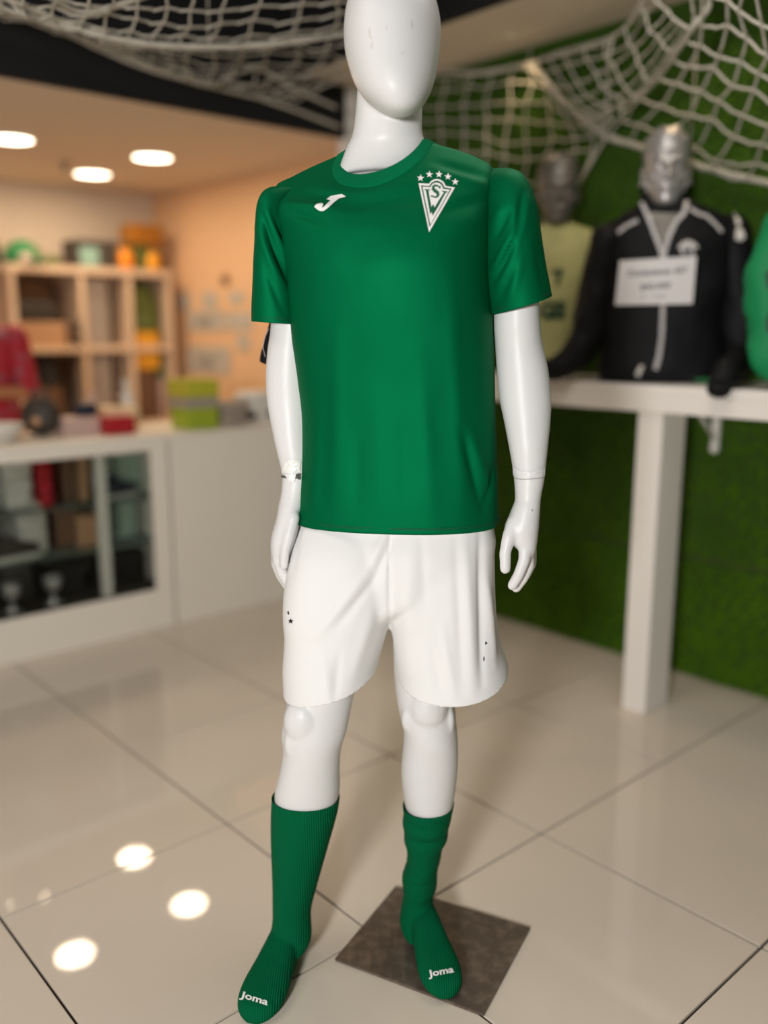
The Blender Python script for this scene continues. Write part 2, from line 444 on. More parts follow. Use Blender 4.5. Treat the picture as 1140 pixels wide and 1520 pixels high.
# sprinkler on the shop ceiling
p = W(2.12, 5.0, ZL); o = root('ceiling_sprinkler', p); tag(o, 'small grey fitting on the beige ceiling between the downlights', 'sprinkler')
a = link('plate', mesh(*tubevf([p, p-Vector((0, 0, .008))], .035, 20)), M['greyish'], o); b = link('nozzle', mesh(*tubevf([p, p-Vector((0, 0, .03)), p-Vector((0, 0, .045))], [.008, .008, .02], 12)), M['steel'], o)
M['shelf_glass'] = mat('tinted_shelf_glass', (.16, .20, .17), .1)
# ================================================================== COUNTER
c = root('display_case', W(1.1, 3.78, 0), TH); tag(c, 'white framed glass display case below the counter at left', 'display case')
X0, X1 = .45, 1.872; F0, F1 = 3.53, 4.05; ZC = .872
R = lambda nm, *a, m=M['melamine'], **k: rbox(nm, *a, m, c, **k)
R('top_panel', X0, X1, F0, F1, ZC-.018, ZC); R('base_panel', X0, X1, F0, F1, 0, .03)
R('front_rail', X0, X1, F0-.004, F0+.014, .807, ZC-.018); R('kick_panel', X0, X1, F0-.004, F0+.014, 0, .185)
R('stile', 1.787, X1, F0-.004, F0+.014, .185, .807); R('stile', X0, X0+.07, F0-.004, F0+.014, .185, .807)
R('side_panel', X1-.018, X1, F0+.014, F1, .03, ZC-.018); R('side_panel', X0, X0+.018, F0+.014, F1, .03, ZC-.018)
R('back_panel', X0+.018, X1-.018, F1-.016, F1, .03, ZC-.018, m=M['greyish'])
R('deck', X0+.018, X1-.018, F0+.02, F1-.016, .165, .185, m=M['dark'])
R('glass_shelf', X0+.02, X1-.02, F0+.06, F1-.02, .587, .593, m=M['shelf_glass']); R('glass_shelf', X0+.02, X1-.02, F0+.06, F1-.02, .387, .393, m=M['shelf_glass'])
R('case_post', 1.555, 1.60, F0+.03, F0+.06, .185, ZC-.02, m=M['light']); R('case_post', 1.30, 1.318, F1-.06, F1-.03, .185, ZC-.02, m=M['light'])
R('glass_pane', X0+.07, 1.787, F0+.002, F0+.008, .185, .807, m=M['glass'], bev=0)
k = root('counter_cabinet', W(2.45, 3.78, 0), TH); tag(k, 'plain white counter cabinet between the display case and the orange wall', 'counter')
R2 = lambda nm, *a, m=M['melamine'], **q: rbox(nm, *a, m, k, **q)
R2('front_panel', 1.885, S1-.02, F0, F0+.018, 0, ZC-.028); R2('worktop', 1.876, S1-.002, F0-.006, F1, ZC-.028, ZC)
R2('side_panel', 1.885, 1.903, F0+.018, F1-.02, 0, ZC-.028); R2('back_panel', 1.903, S1-.02, F1-.036, F1-.02, 0, ZC-.028)

# things in the case: (pixel box on the front, plane t) -> real boxes standing on shelf or deck
def pbox(name, x0, y0, x1, y1, t, dep, m, label, cat, group=None, zb=None, bev=.006, extra=None, rz=0):
    a = at_t(x0, y0, t); b = at_t(x1, y1, t)
    z1, z0 = a[2], (zb if zb is not None else b[2])
    v, f = boxvf(0, 0, (z1-z0)/2, abs(b[0]-a[0]), dep, z1-z0, bev)
    o = link(name, mesh(v, f), m, None, smooth=False); o.location = W((a[0]+b[0])/2, t+dep/2, z0); o.rotation_euler = (0, 0, TH+rz)
    tag(o, label, cat, group); return o
def folded(name, x0, y0, x1, y1, t, dep, m, label, cat, zb, n=3, group=None):
    """folded garment: soft stacked layers"""
    a = at_t(x0, y0, t); b = at_t(x1, y1, t); wd_, ht = abs(b[0]-a[0]), a[2]-zb
    parts = []
    for i in range(n):
        h = ht/n
        rr = [((0, 0, h*i+.002), (wd_/2-.006, 0, 0), (0, dep/2-.006, 0), 5), ((0, 0, h*i+h*.25), (wd_/2, 0, 0), (0, dep/2, 0), 5),
              ((0, 0, h*i+h*.75), (wd_/2, 0, 0), (0, dep/2, 0), 5), ((0, 0, h*i+h), (wd_/2-.008, 0, 0), (0, dep/2-.008, 0), 5)]
        parts.append(ringvf(rr, 32))
    o = link(name, mesh(*join(parts)), m, None); o.location = W((a[0]+b[0])/2, t+dep/2, zb); o.rotation_euler = (0, 0, TH)
    tag(o, label, cat, group); return o
U_, L_, D_ = .593, .393, .185
folded('folded_jersey', 2, 665, 54, 742, 3.66, .22, M['light'], 'folded white jersey on the upper shelf of the case at far left', 'jersey', U_, 4)
folded('folded_jersey', 54, 668, 84, 742, 3.66, .22, M['red'], 'folded red jersey standing on the upper shelf of the display case', 'jersey', U_, 4)
pbox('gift_box', 92, 668, 112, 742, 3.68, .2, M['brown'], 'dark brown upright box beside the red jersey in the case', 'box', zb=U_)
pbox('gift_box', 114, 672, 134, 742, 3.70, .2, M['card'], 'lighter brown upright box right of the dark brown box in the case', 'box', zb=U_)
folded('folded_jersey', 22, 752, 78, 830, 3.68, .22, M['light'], 'folded cream jersey on the lower shelf of the display case', 'jersey', L_, 4)
pbox('carton', 82, 758, 118, 830, 3.72, .2, M['brown'], 'small dark carton on the lower shelf of the display case', 'box', zb=L_)
pbox('carton', 118, 766, 150, 830, 3.66, .2, M['card'], 'tan cardboard carton on the lower shelf beside the case post', 'box', zb=L_)
pbox('acrylic_stand', 168, 668, 212, 742, 3.74, .12, M['pale_green'], 'pale green translucent stand at the right end of the upper shelf', 'stand', zb=U_)
pbox('acrylic_stand', 172, 748, 206, 830, 3.74, .12, M['pale_green'], 'pale green block at the right end of the lower shelf', 'stand', zb=L_)
pbox('dark_bag', 0, 835, 60, 950, 3.70, .24, M['dark'], 'dark shoe bag on the case floor at far left', 'bag', zb=D_, bev=.03)
pbox('dark_bag', 70, 838, 135, 920, 3.70, .24, M['black'], 'black shoe bag on the case floor left of the post', 'bag', zb=D_, bev=.03)
pbox('dark_bag', 168, 822, 222, 900, 3.70, .24, M['black'], 'black shoe bag on the case floor right of the post', 'bag', zb=D_, bev=.03)
def lathe(name, prof, m, loc, label=None, cat=None, n=24, group=None, parent=None, rx=0):
    V, F = [], []
    for r, z in prof:
        for q in range(n): V.append((r*math.cos(2*math.pi*q/n), r*math.sin(2*math.pi*q/n), z))
    for i in range(len(prof)-1):
        for q in range(n): a = i*n+q; b = i*n+(q+1) % n; F.append((a, b, b+n, a+n))
    F.append(tuple(range(n))[::-1]); F.append(tuple((len(prof)-1)*n+q for q in range(n)))
    o = link(name, mesh(V, F), m, None); o.location = loc; o.rotation_euler = (rx, 0, TH)
    if parent: put(o, parent)
    else: tag(o, label, cat, group)
    return o
cup = [(.035, 0), (.035, .008), (.01, .02), (.008, .05), (.02, .06), (.035, .085), (.038, .12), (.034, .12), (.02, .07), (.004, .06)]
lathe('glass_trophy', cup, M['silver'], W(1.19, 3.62, D_), 'small silvery cup on the case floor at far left', 'trophy')
lathe('glass_trophy', cup, M['silver'], W(1.36, 3.62, D_), 'small silvery cup on the case floor, right of the other cup', 'trophy')
# sunglasses-like dark shoe on the upper shelf
def shoe(name, s, t, z, rz, m, label, L=.26):
    o = root(name, W(s, t, z), TH+rz); tag(o, label, 'shoe')
    rings = []
    for u, hw, h in [(0, .02, .05), (.04, .032, .085), (.2, .036, .095), (.35, .038, .085), (.5, .042, .065), (.75, .046, .048), (.92, .038, .038), (1, .012, .02)]:
        rings.append(((0, 0, 0), 0, 0, 0)); rings[-1] = ((u*L-L/2, 0, h/2+.018), (0, hw, 0), (0, 0, h/2), 2.4)
    me = mesh(*ringvf(rings, 20)); a = link('upper', me, m, None); a.location = o.location; a.rotation_euler = o.rotation_euler; put(a, o)
    rings = [((u*L-L/2, 0, .010), (0, hw+.004, 0), (0, 0, .010), 4) for u, hw in [(0, .022), (.05, .034), (.3, .036), (.5, .038), (.75, .048), (.93, .038), (1, .014)]]
    b = link('sole', mesh(*ringvf(rings, 16)), M['light'], None); b.location = o.location; b.rotation_euler = o.rotation_euler; put(b, o)
    return o
shoe('trainer', 1.70, 3.68, U_, .3, M['navy'], 'dark navy trainer on the upper case shelf by the pale green stand', .2)
shoe('trainer', 1.24, 3.66, L_, .2, M['dark'], 'dark grey trainer on the lower case shelf at far left', .2)

# on the counter
def cyl(prof_scale): return [(a*prof_scale, b*prof_scale) for a, b in cup]
g = pbox('lime_box', 278, 588, 325, 634, 3.60, .16, M['lime'], 'lime green carton with a grey band on the white counter', 'box', zb=ZC)
a = at_t(276, 566, 3.59); b = at_t(327, 588, 3.59)
l1 = rbox('lid', a[0], b[0], 3.595, 3.765, b[2], a[2]+.005, M['yellowish']); put(l1, g)
l2 = rbox('band', a[0]+.002, b[0]-.002, 3.596, 3.762, b[2]-.05, b[2]-.003, M['greyish']); put(l2, g)
shoe('trainer', 2.44, 3.74, ZC, -.5, M['navy'], 'dark navy trainer on the counter right of the lime carton', .27)
shoe('trainer', 2.33, 3.68, ZC, .1, M['black'], 'black trainer on the counter touching the lime carton', .22)
folded('folded_cloth', 330, 598, 372, 632, 3.62, .16, M['greyish'], 'folded grey cloth under the trainers on the counter', 'cloth', ZC, 2)
folded('folded_cloth', 375, 584, 440, 632, 3.66, .2, M['light'], 'folded pale cloth on the counter at the mannequin\'s elbow', 'cloth', ZC, 3)
pbox('tan_box', 156, 606, 208, 640, 3.80, .14, M['cream_o'], 'tan carton on the display case behind the red box', 'box', zb=ZC)
pbox('red_box', 158, 620, 202, 646, 3.66, .12, M['red'], 'small red box in front of the tan carton', 'box', zb=ZC)
pbox('pink_box', 96, 622, 150, 648, 3.72, .14, M['pink'], 'flat pale pink box left of the red box', 'box', zb=ZC)
pbox('wallet', 116, 600, 146, 622, 3.78, .05, M['navy'], 'dark navy wallet standing on the pale pink box', 'wallet', zb=at_t(96, 622, 3.72)[2], bev=.008)
bot = [(.03, 0), (.034, .01), (.034, .13), (.03, .15), (.014, .17), (.013, .19), (.018, .19), (.018, .215), (.002, .215)]
lathe('white_bottle', bot, M['light'], W(1.90, 3.95, ZC), 'white sports bottle on the counter at the end of the display case', 'bottle')
lathe('white_bottle', [(a*.8, b*.8) for a, b in bot], M['pink'], W(1.74, 3.97, ZC), 'smaller pale bottle left of the white sports bottle', 'bottle')
lathe('dark_bottle', [(a*.7, b*.7) for a, b in bot], M['brown'], W(1.825, 3.9, ZC), 'small dark brown bottle between the two pale bottles', 'bottle')
# round dark bag with a pale badge
o = root('round_bag', W(1.44, 3.82, ZC), TH); tag(o, 'round dark brown bag with a pale badge standing on the display case', 'bag')
q = o.location
bb = link('body', mesh(*blob((q.x, q.y, q.z+.085), (.085, .06, .085), 24)), M['dark'], o)
link('badge', mesh(*blob((q.x-.0, q.y-.057, q.z+.07), (.022, .008, .02), 12)), M['card'], o)
link('handle', mesh(*tubevf([(q.x-.04, q.y, q.z+.15), (q.x-.03, q.y, q.z+.19), (q.x+.03, q.y, q.z+.19), (q.x+.04, q.y, q.z+.15)], .007, 8)), M['dark'], o)
# white paper roll dish at far left
lathe('white_bowl', [(.05, 0), (.055, .005), (.085, .04), (.095, .07), (.09, .072), (.06, .03), (.01, .012)], M['light'], W(1.24, 3.74, ZC), 'white bowl on the display case at the left edge', 'bowl')

# ================================================================== BACK SHELVING
sh = root('shelving_unit', W(2.1, 5.6, 0), TH); tag(sh, 'tall pale wooden cube shelving against the back wall', 'shelf')
b0, b1 = 5.40, 5.83
for z0, z1 in ((1.655, 1.70), (1.185, 1.225), (.70, .74), (.0, .08)):
    rbox('shelf_board', .6, 2.965, b0, b1, z0, z1, M['shelf_wood'], sh)
for s in (.62, 1.05, 1.50, 1.93, 2.35, 2.66, 2.94):
    for z0, z1 in ((.08, .70), (.74, 1.185), (1.225, 1.655)):
        rbox('upright', s-.02, s+.02, b0+.005, b1, z0, z1, M['shelf_wood'], sh)
rbox('back_board', .6, 2.965, b1, b1+.01, .08, 1.7, M['shelf_wood'], sh)
ZT, Z1, Z2 = 1.70, 1.225, .74
def sbox(*a, **k): return pbox(*a, **k)
def cap_hat(s, t, z, m, label, sc=1.):
    o = root('cap', W(s, t, z), TH); tag(o, label, 'cap')
    V, F = [], []
    rings = [((0, 0, .001), (.09*sc, 0, 0), (0, .10*sc, 0), 2), ((0, 0, .05*sc), (.092*sc, 0, 0), (0, .10*sc, 0), 2), ((0, 0, .095*sc), (.075*sc, 0, 0), (0, .08*sc, 0), 2), ((0, 0, .125*sc), (.035*sc, 0, 0), (0, .04*sc, 0), 2), ((0, 0, .13*sc), (.004, 0, 0), (0, .004, 0), 2)]
    a = link('crown', mesh(*ringvf(rings, 28)), m, None); a.location = o.location; a.rotation_euler = o.rotation_euler; put(a, o)
    rings = [((0, -.07*sc, .012), (.085*sc, 0, 0), (0, .02*sc, 0), 2), ((0, -.11*sc, .008), (.08*sc, 0, 0), (0, .06*sc, 0), 2), ((0, -.11*sc, .014), (.08*sc, 0, 0), (0, .06*sc, 0), 2)]
    a = link('visor', mesh(*ringvf(rings, 28)), m, None); a.location = o.location; a.rotation_euler = o.rotation_euler; put(a, o)
    b = link('button', mesh(*blob((0, 0, .131*sc), .008*sc, 8)), M['light'], None); b.location = o.location; b.rotation_euler = o.rotation_euler; put(b, o)
    return o
cap_hat(2.065, 5.58, ZT, M['leaf'], 'bright green cap on top of the shelving', 1.15)
cap_hat(1.80, 5.56, ZT, M['black'], 'black cap on the shelving top at the left edge of the photo', 1.4)
cap_hat(2.235, 5.56, ZT, M['olive'], 'small olive cap right of the bright green cap', .55)
lathe('round_tin', [(.03, 0), (.032, .005), (.032, .055), (.028, .06), (.002, .06)], M['pink'], W(2.035, 5.44, ZT), 'small pale tin in front of the bright green cap', 'tin')
bx = pbox('black_box', 112, 354, 176, 398, 5.50, .22, M['dark'], 'black shop box with a pale teal window, on top of the shelving', 'box', zb=ZT)
a = at_t(118, 366, 5.495); b = at_t(148, 396, 5.495); put(rbox('window_print', a[0], b[0], 5.492, 5.4985, b[2], a[2], M['teal']), bx)
# orange robot-like stack: two orange balls, a dark tub and an amber carton
pbox('dark_tub', 199, 362, 224, 398, 5.50, .14, M['olive'], 'dark olive tub between the orange pieces on the shelving top', 'tub', zb=ZT, bev=.015)
pbox('amber_carton', 195, 331, 242, 363, 5.48, .18, M['rust'], 'rust brown carton balanced on the dark tub, highest thing on the shelves', 'box', zb=at_t(199, 362, 5.5)[2])
lathe('orange_jar', [(.045, 0), (.052, .01), (.052, .09), (.04, .115), (.038, .13), (.002, .132)], M['orange_o'], W(2.70, 5.52, ZT), 'orange jar left of the dark tub on the shelving top', 'jar')
lathe('orange_jar', [(.045, 0), (.052, .01), (.052, .085), (.04, .11), (.038, .12), (.002, .122)], M['amber'], W(2.885, 5.52, ZT), 'orange jar at the right end of the shelving top', 'jar')
# row one
def sling(s, t, z, w_, h_, m, label):
    o = root('shoulder_bag', W(s, t, z), TH); tag(o, label, 'bag')
    rings = [((0, 0, h_*k), (w_/2*q, 0, 0), (0, .05*q, 0), 4) for k, q in ((0, .9), (.1, 1), (.7, 1), (1, .93))]
    a = link('body', mesh(*ringvf(rings, 32)), m, None); a.location = o.location; a.rotation_euler = o.rotation_euler; put(a, o)
    pts = [(-w_*.45, 0, h_*.9), (-w_*.42, 0, h_*1.7), (-w_*.2, 0, h_*1.95), (w_*.2, 0, h_*1.95), (w_*.42, 0, h_*1.7), (w_*.45, 0, h_*.9)]
    b = link('strap', mesh(*tubevf(pts, .012, 8)), m, None); b.location = o.location; b.rotation_euler = o.rotation_euler; put(b, o)
sling(2.10, 5.52, at_t(24, 478, 5.44)[2], .28, .13, M['dark'], 'dark shoulder bag with raised strap in the upper shelf row')
pbox('tan_carton', 24, 478, 99, 512, 5.44, .24, M['card'], 'tan carton under the dark shoulder bag in the upper shelf row', 'box', zb=Z1)
pbox('clear_tub', 114, 412, 166, 512, 5.46, .26, M['greyish'], 'grey storage tub in the upper shelf row', 'tub', zb=Z1, bev=.02)
pbox('dark_pouch', 114, 476, 126, 512, 5.41, .045, M['dark'], 'small dark pouch before the grey tub', 'pouch', zb=Z1, bev=.01)
def backpack(x0, y0, x1, y1, t, z, m, label):
    a = at_t(x0, y0, t); b = at_t(x1, y1, t); w_ = b[0]-a[0]; h_ = a[2]-z
    o = root('backpack', W((a[0]+b[0])/2, t+.1, z), TH); tag(o, label, 'bag')
    rings = [((0, 0, h_*k), (w_/2*q, 0, 0), (0, .09*q, 0), 3) for k, q in ((0, .85), (.1, 1), (.6, 1), (.85, .85), (.97, .5), (1, .1))]
    e = link('body', mesh(*ringvf(rings, 32)), m, None); e.location = o.location; e.rotation_euler = o.rotation_euler; put(e, o)
    rings = [((0, -.09, h_*k), (w_/2*.7*q, 0, 0), (0, .03*q, 0), 3) for k, q in ((.1, .8), (.15, 1), (.42, 1), (.48, .7))]
    e = link('pocket', mesh(*ringvf(rings, 24)), m, None); e.location = o.location; e.rotation_euler = o.rotation_euler; put(e, o)
backpack(190, 418, 244, 512, 5.45, Z1, M['olive'], 'olive green backpack in the top right shelf cell')
# row two
backpack(52, 506, 96, 580, 5.45, Z2+.16, M['black'], 'black backpack in the middle shelf row')
pbox('crate', 48, 575, 98, 640, 5.43, .26, M['brown'], 'brown crate carrying the black backpack', 'crate', zb=Z2)
pbox('grey_bin', 114, 512, 172, 640, 5.46, .26, M['greyish'], 'grey bin in the middle shelf row', 'bin', zb=Z2, bev=.02)
pbox('yellow_folder', 203, 492, 238, 549, 5.43, .06, M['amber'], 'bright yellow folder box in the right shelf column', 'folder', zb=at_t(203, 549, 5.43)[2])
pbox('dark_crate', 198, 549, 236, 640, 5.45, .26, M['brown'], 'dark crate under the yellow folder box', 'crate', zb=Z2)
lathe('green_flask', [(.022, 0), (.026, .01), (.026, .20), (.014, .23), (.014, .25), (.002, .25)], M['leaf'], W(2.885, 5.5, at_t(245, 562, 5.5)[2]), 'green flask at the right end of the shelves', 'flask')
pbox('pale_crate', 238, 562, 248, 640, 5.44, .2, M['pink'], 'narrow pale crate under the green flask', 'crate', zb=Z2)

# papers on the orange wall and the knob above them
def sheet(x0, y0, x1, y1, label, lines=0, grp='grey notices on the orange wall'):
    a = at_s(x0, y0, S1-.004); b = at_s(x1, y1, S1-.004)
    t1, t0 = a[1], b[1]; z1, z0 = a[2], b[2]
    o = rbox('notice', S1-.006, S1-.002, t0, t1, z0, z1, M['paper_grey'], bev=0); tag(o, label, 'notice', grp)
    for i in range(lines):
        zz = z1-(z1-z0)*(.35+.15*i)
        rbox('text_line', S1-.0072, S1-.006, t0+(t1-t0)*(.25+.04*i), t0+(t1-t0)*(.78-.03*i), zz-.008, zz, M['ink'], o, bev=0)
sheet(263, 434, 283, 460, 'small grey notice at the top left of the orange wall group')
sheet(300, 434, 322, 458, 'small grey notice at the top middle of the orange wall group')
sheet(340, 434, 362, 450, 'small grey notice below the round knob on the orange wall')
sheet(279, 463, 334, 491, 'wide grey notice with print in the second row', 3)
sheet(336, 464, 374, 490, 'narrower grey notice right of the wide one in the second row')
sheet(352, 496, 370, 520, 'small pale notice under the second row at right')
sheet(278, 514, 342, 556, 'large grey notice with print just above the lime carton', 4)
a = at_s(337, 415, S1); o = root('wall_knob', W(S1, a[1], a[2])); tag(o, 'small dark brown thermostat knob on the orange wall', 'knob')
p = W(S1, a[1], a[2]); p2 = W(S1-.012, a[1], a[2]); p3 = W(S1-.035, a[1], a[2])
link('plate', mesh(*tubevf([p, p2], .038, 20)), M['card'], o); link('dial', mesh(*tubevf([p2, p3], [.024, .02], 20)), M['brown'], o)

# ================================================================== LEDGE with post and bracket
ld = root('display_ledge', W(2.83, 1.2, 0), TH); tag(ld, 'long white display ledge along the turf wall carrying the busts', 'ledge')
LT = 1.140
rbox('top_board', 2.6, S1-.04, -.6, 2.76, LT-.03, LT, M['white_paint'], ld)
rbox('front_board', 2.595, 2.625, -.6, 2.76, 1.052, LT-.03, M['white_paint'], ld)
rbox('end_board', 2.625, S1-.04, 2.735, 2.76, 1.052, LT-.03, M['white_paint'], ld)
rbox('post', 2.607, 2.757, 1.562, 1.655, 0, 1.052, M['white_paint'], ld, bev=.006)
rbox('post', 2.607, 2.757, -.50, -.41, 0, 1.052, M['white_paint'], ld, bev=.006)
for t in (1.60, .2):
    br = root('shelf_bracket', W(3.0, t, LT-.03)); tag(br, 'white metal bracket under the ledge right of the post' if t > 1 else 'white metal bracket under the far right of the ledge', 'bracket', 'brackets under the ledge')
    rbox('wall_arm', S1-.055, S1-.035, t-.014, t+.014, .90, LT-.03, M['white_plastic'], br)
    rbox('top_arm', 2.80, S1-.055, t-.014, t+.014, LT-.045, LT-.031, M['white_plastic'], br)
    A_ = W(S1-.05, t, .93); B_ = W(2.83, t, LT-.045); link('brace', mesh(*tubevf([A_, B_], .008, 8)), M['white_plastic'], br)
    link('end_cap', mesh(*blob(W(S1-.048, t, .897), .019, 12)), M['white_plastic'], br)

# ================================================================== MANNEQUIN
mq = root('mannequin', (.02, 1.74, 0)); tag(mq, 'white faceless male mannequin in green jersey, white shorts and green socks', 'mannequin')
DY = .085                                # left shoulder is this much farther than the right
torso = [  # xl, yl, xr, yr, Y, ry, drop, e   front drop lowers the neckline
    (504, 228, 638, 212, 1.748, .079, .072, 2.1),
    (494, 233, 648, 216, 1.750, .088, .076, 2.1),
    (468, 245, 676, 223, 1.752, .100, .075, 2.1),
    (434, 262, 712, 236, 1.754, .110, .074, 2.15),
    (410, 275, 731, 249, 1.754, .116, .068, 2.2),
    (409, 300, 734, 280, 1.750, .124, .048, 2.25),
    (422, 350, 731, 335, 1.742, .133, .018, 2.3),
    (432, 400, 729, 395, 1.735, .138, 0, 2.35),
    (437, 450, 730, 450, 1.735, .134, 0, 2.4),
    (440, 500, 732, 505, 1.735, .126, 0, 2.4),
    (447, 560, 734, 560, 1.735, .118, 0, 2.4),
    (452, 620, 736, 620, 1.735, .116, 0, 2.4),
    (450, 680, 738, 682, 1.735, .118, 0, 2.4),
    (446, 730, 740, 735, 1.735, .121, 0, 2.4),
    (443.5, 769, 740, 778, 1.735, .122, 0, 2.4)]
core = [r for r in torso]
parts = [rows_loft([(478, 262, 672, 246, 1.757, .040, 0, 2.1), (440, 292, 712, 278, 1.757, .055, 0, 2.2), (436, 350, 718, 342, 1.748, .085, 0, 2.2)]+[r[:6]+(0, r[7]) for r in core[7:]], 2, 40, DY, grow=-.014)]
parts.append(rows_loft([(450, 690, 732, 690, 1.74, .10, 0, 2.2), (455, 770, 722, 775, 1.745, .085, 0, 2.2), (460, 840, 715, 840, 1.745, .07, 0, 2.2)], 3, 40, .03))
# neck and head
parts.append(rows_loft([(533, 120, 626, 120, 1.76, .050, 0, 2), (530, 160, 626, 160, 1.752, .055, 0, 2), (527, 190, 625.5, 190, 1.745, .058, 0, 2), (523, 207, 628, 203, 1.747, .062, 0, 2), (516, 221, 632, 211, 1.75, .065, 0, 2), (508, 240, 638, 232, 1.755, .062, 0, 2), (500, 262, 645, 255, 1.76, .055, 0, 2)], 4, 40, .03))
parts.append(rows_loft([(572, -49, 594, -49, 1.72, .018, 0, 2), (553, -44, 613, -44, 1.72, .05, 0, 2), (533, -26, 633, -26, 1.72, .082, 0, 2), (517, 0, 646, 0, 1.72, .102, 0, 2), (510.5, 38, 654, 38, 1.715, .114, 0, 2), (512, 75, 652.5, 75, 1.708, .114, 0, 2.05), (519, 103, 648.5, 103, 1.695, .106, 0, 2.1), (527, 124, 644, 124, 1.678, .094, 0, 2.1), (540, 144, 636, 144, 1.660, .076, 0, 2.1), (557, 159, 625, 159, 1.645, .054, 0, 2.1), (572, 167.5, 612, 167.5, 1.635, .034, 0, 2), (586, 171.5, 600, 171.5, 1.63, .012, 0, 2)], 5, 48, .0))
# arms: (xl,yl,xr,yr,Y,ry)
YA, YB = 1.785, 1.700
armL = [(425, 300, 470, 300, YA, .045, 0, 2), (405, 340, 468, 340, YA, .050, 0, 2), (401, 400, 466, 400, YA, .050, 0, 2), (402, 480, 468, 480, YA, .049, 0, 2), (397, 520, 466, 520, YA, .048, 0, 2), (394.5, 560, 465, 560, YA-.005, .047, 0, 2), (397, 600, 466, 600, YA-.015, .044, 0, 2), (407, 654, 463, 654, YA-.03, .037, 0, 2), (416, 692, 463, 692, YA-.04, .031, 0, 2), (419, 708, 463, 708, YA-.045, .029, 0, 2), (417.5, 730, 458, 730, YA-.05, .030, 0, 2), (413, 752, 453, 752, YA-.055, .034, 0, 2)]
armR = [(728, 285, 780, 285, YB, .045, 0, 2), (732, 340, 792, 340, YB, .050, 0, 2), (734, 420, 799, 420, YB, .050, 0, 2), (733, 480, 802, 480, YB, .049, 0, 2), (735, 510, 805, 510, YB, .048, 0, 2), (737, 545, 813, 545, YB-.005, .047, 0, 2), (741, 590, 818, 590, YB-.012, .044, 0, 2), (748, 625, 817, 625, YB-.02, .040, 0, 2), (754, 656, 814, 656, YB-.03, .036, 0, 2), (760, 690, 810.5, 690, YB-.038, .030, 0, 2), (763, 712, 808, 712, YB-.042, .028, 0, 2), (764.5, 738, 803, 738, YB-.046, .027, 0, 2), (763, 752, 802, 752, YB-.05, .028, 0, 2)]
parts.append(rows_loft(armL, 4, 32, 0)); parts.append(rows_loft(armR, 4, 32, 0))
# hands
def PT(px, py, Y): return at(px, py, Y)
PXM = 1/765.
yb = YB-.05
parts.append(rows_loft([(764, 745, 802, 745, yb, .026, 0, 2), (756, 765, 801, 765, yb, .032, 0, 2), (749, 785, 799, 785, yb+.002, .038, 0, 2.2), (756, 803, 797, 803, yb+.004, .038, 0, 2.2), (770, 817, 794, 817, yb+.006, .034, 0, 2.2), (776, 826, 790, 826, yb+.008, .028, 0, 2)], 4, 28, 0))
def finger(pts, rad): parts.append(capsule([PT(*p) for p in pts], [r*PXM for r in rad], 14))
finger([(764, 776, yb-.012), (755, 798, yb-.024), (750, 820, yb-.030), (750, 844, yb-.034)], [12, 10, 8.6, 8.2])           # thumb
finger([(780, 812, yb-.020), (778, 832, yb-.026), (770, 853, yb-.028), (760.5, 869, yb-.026)], [10, 8.8, 8, 7.6])              # index
finger([(784, 818, yb-.002), (784, 840, yb-.004), (776, 858, yb-.004), (766, 872, yb-.000)], [10.5, 9.5, 8.6, 8])
finger([(787, 816, yb+.016), (788, 836, yb+.018), (780, 853, yb+.020), (771, 864, yb+.024)], [10, 9, 8.2, 7.6])
finger([(786, 810, yb+.034), (787, 826, yb+.037), (781, 840, yb+.040), (773, 850, yb+.044)], [8.6, 7.8, 7.2, 6.6])
ya = YA-.055
parts.append(rows_loft([(414, 748, 452, 748, ya, .033, 0, 2), (410, 770, 447, 770, ya-.002, .038, 0, 2.2), (403, 795, 443, 795, ya-.002, .042, 0, 2.2), (402, 815, 438, 815, ya, .042, 0, 2.2), (405, 832, 434, 832, ya+.004, .040, 0, 2)], 4, 28, 0))
finger([(436, 768, ya-.030), (429, 795, ya-.042), (423, 818, ya-.046), (421.5, 840, ya-.046)], [10, 8.5, 7.2, 6.4])            # thumb, in front
finger([(416, 812, ya-.024), (413, 832, ya-.026), (419, 850, ya-.024), (426, 864, ya-.020)], [10, 9, 8.4, 7.6])
finger([(412, 815, ya-.004), (411, 838, ya-.005), (418, 856, ya-.003), (427, 870, ya+.002)], [10, 9, 8.4, 7.6])
finger([(411, 814, ya+.016), (410, 836, ya+.018), (417, 852, ya+.020), (426, 864, ya+.024)], [9.4, 8.6, 8, 7.2])
finger([(412, 810, ya+.034), (411, 826, ya+.037), (416, 840, ya+.040), (424, 850, ya+.044)], [8.4, 7.6, 7, 6.4])
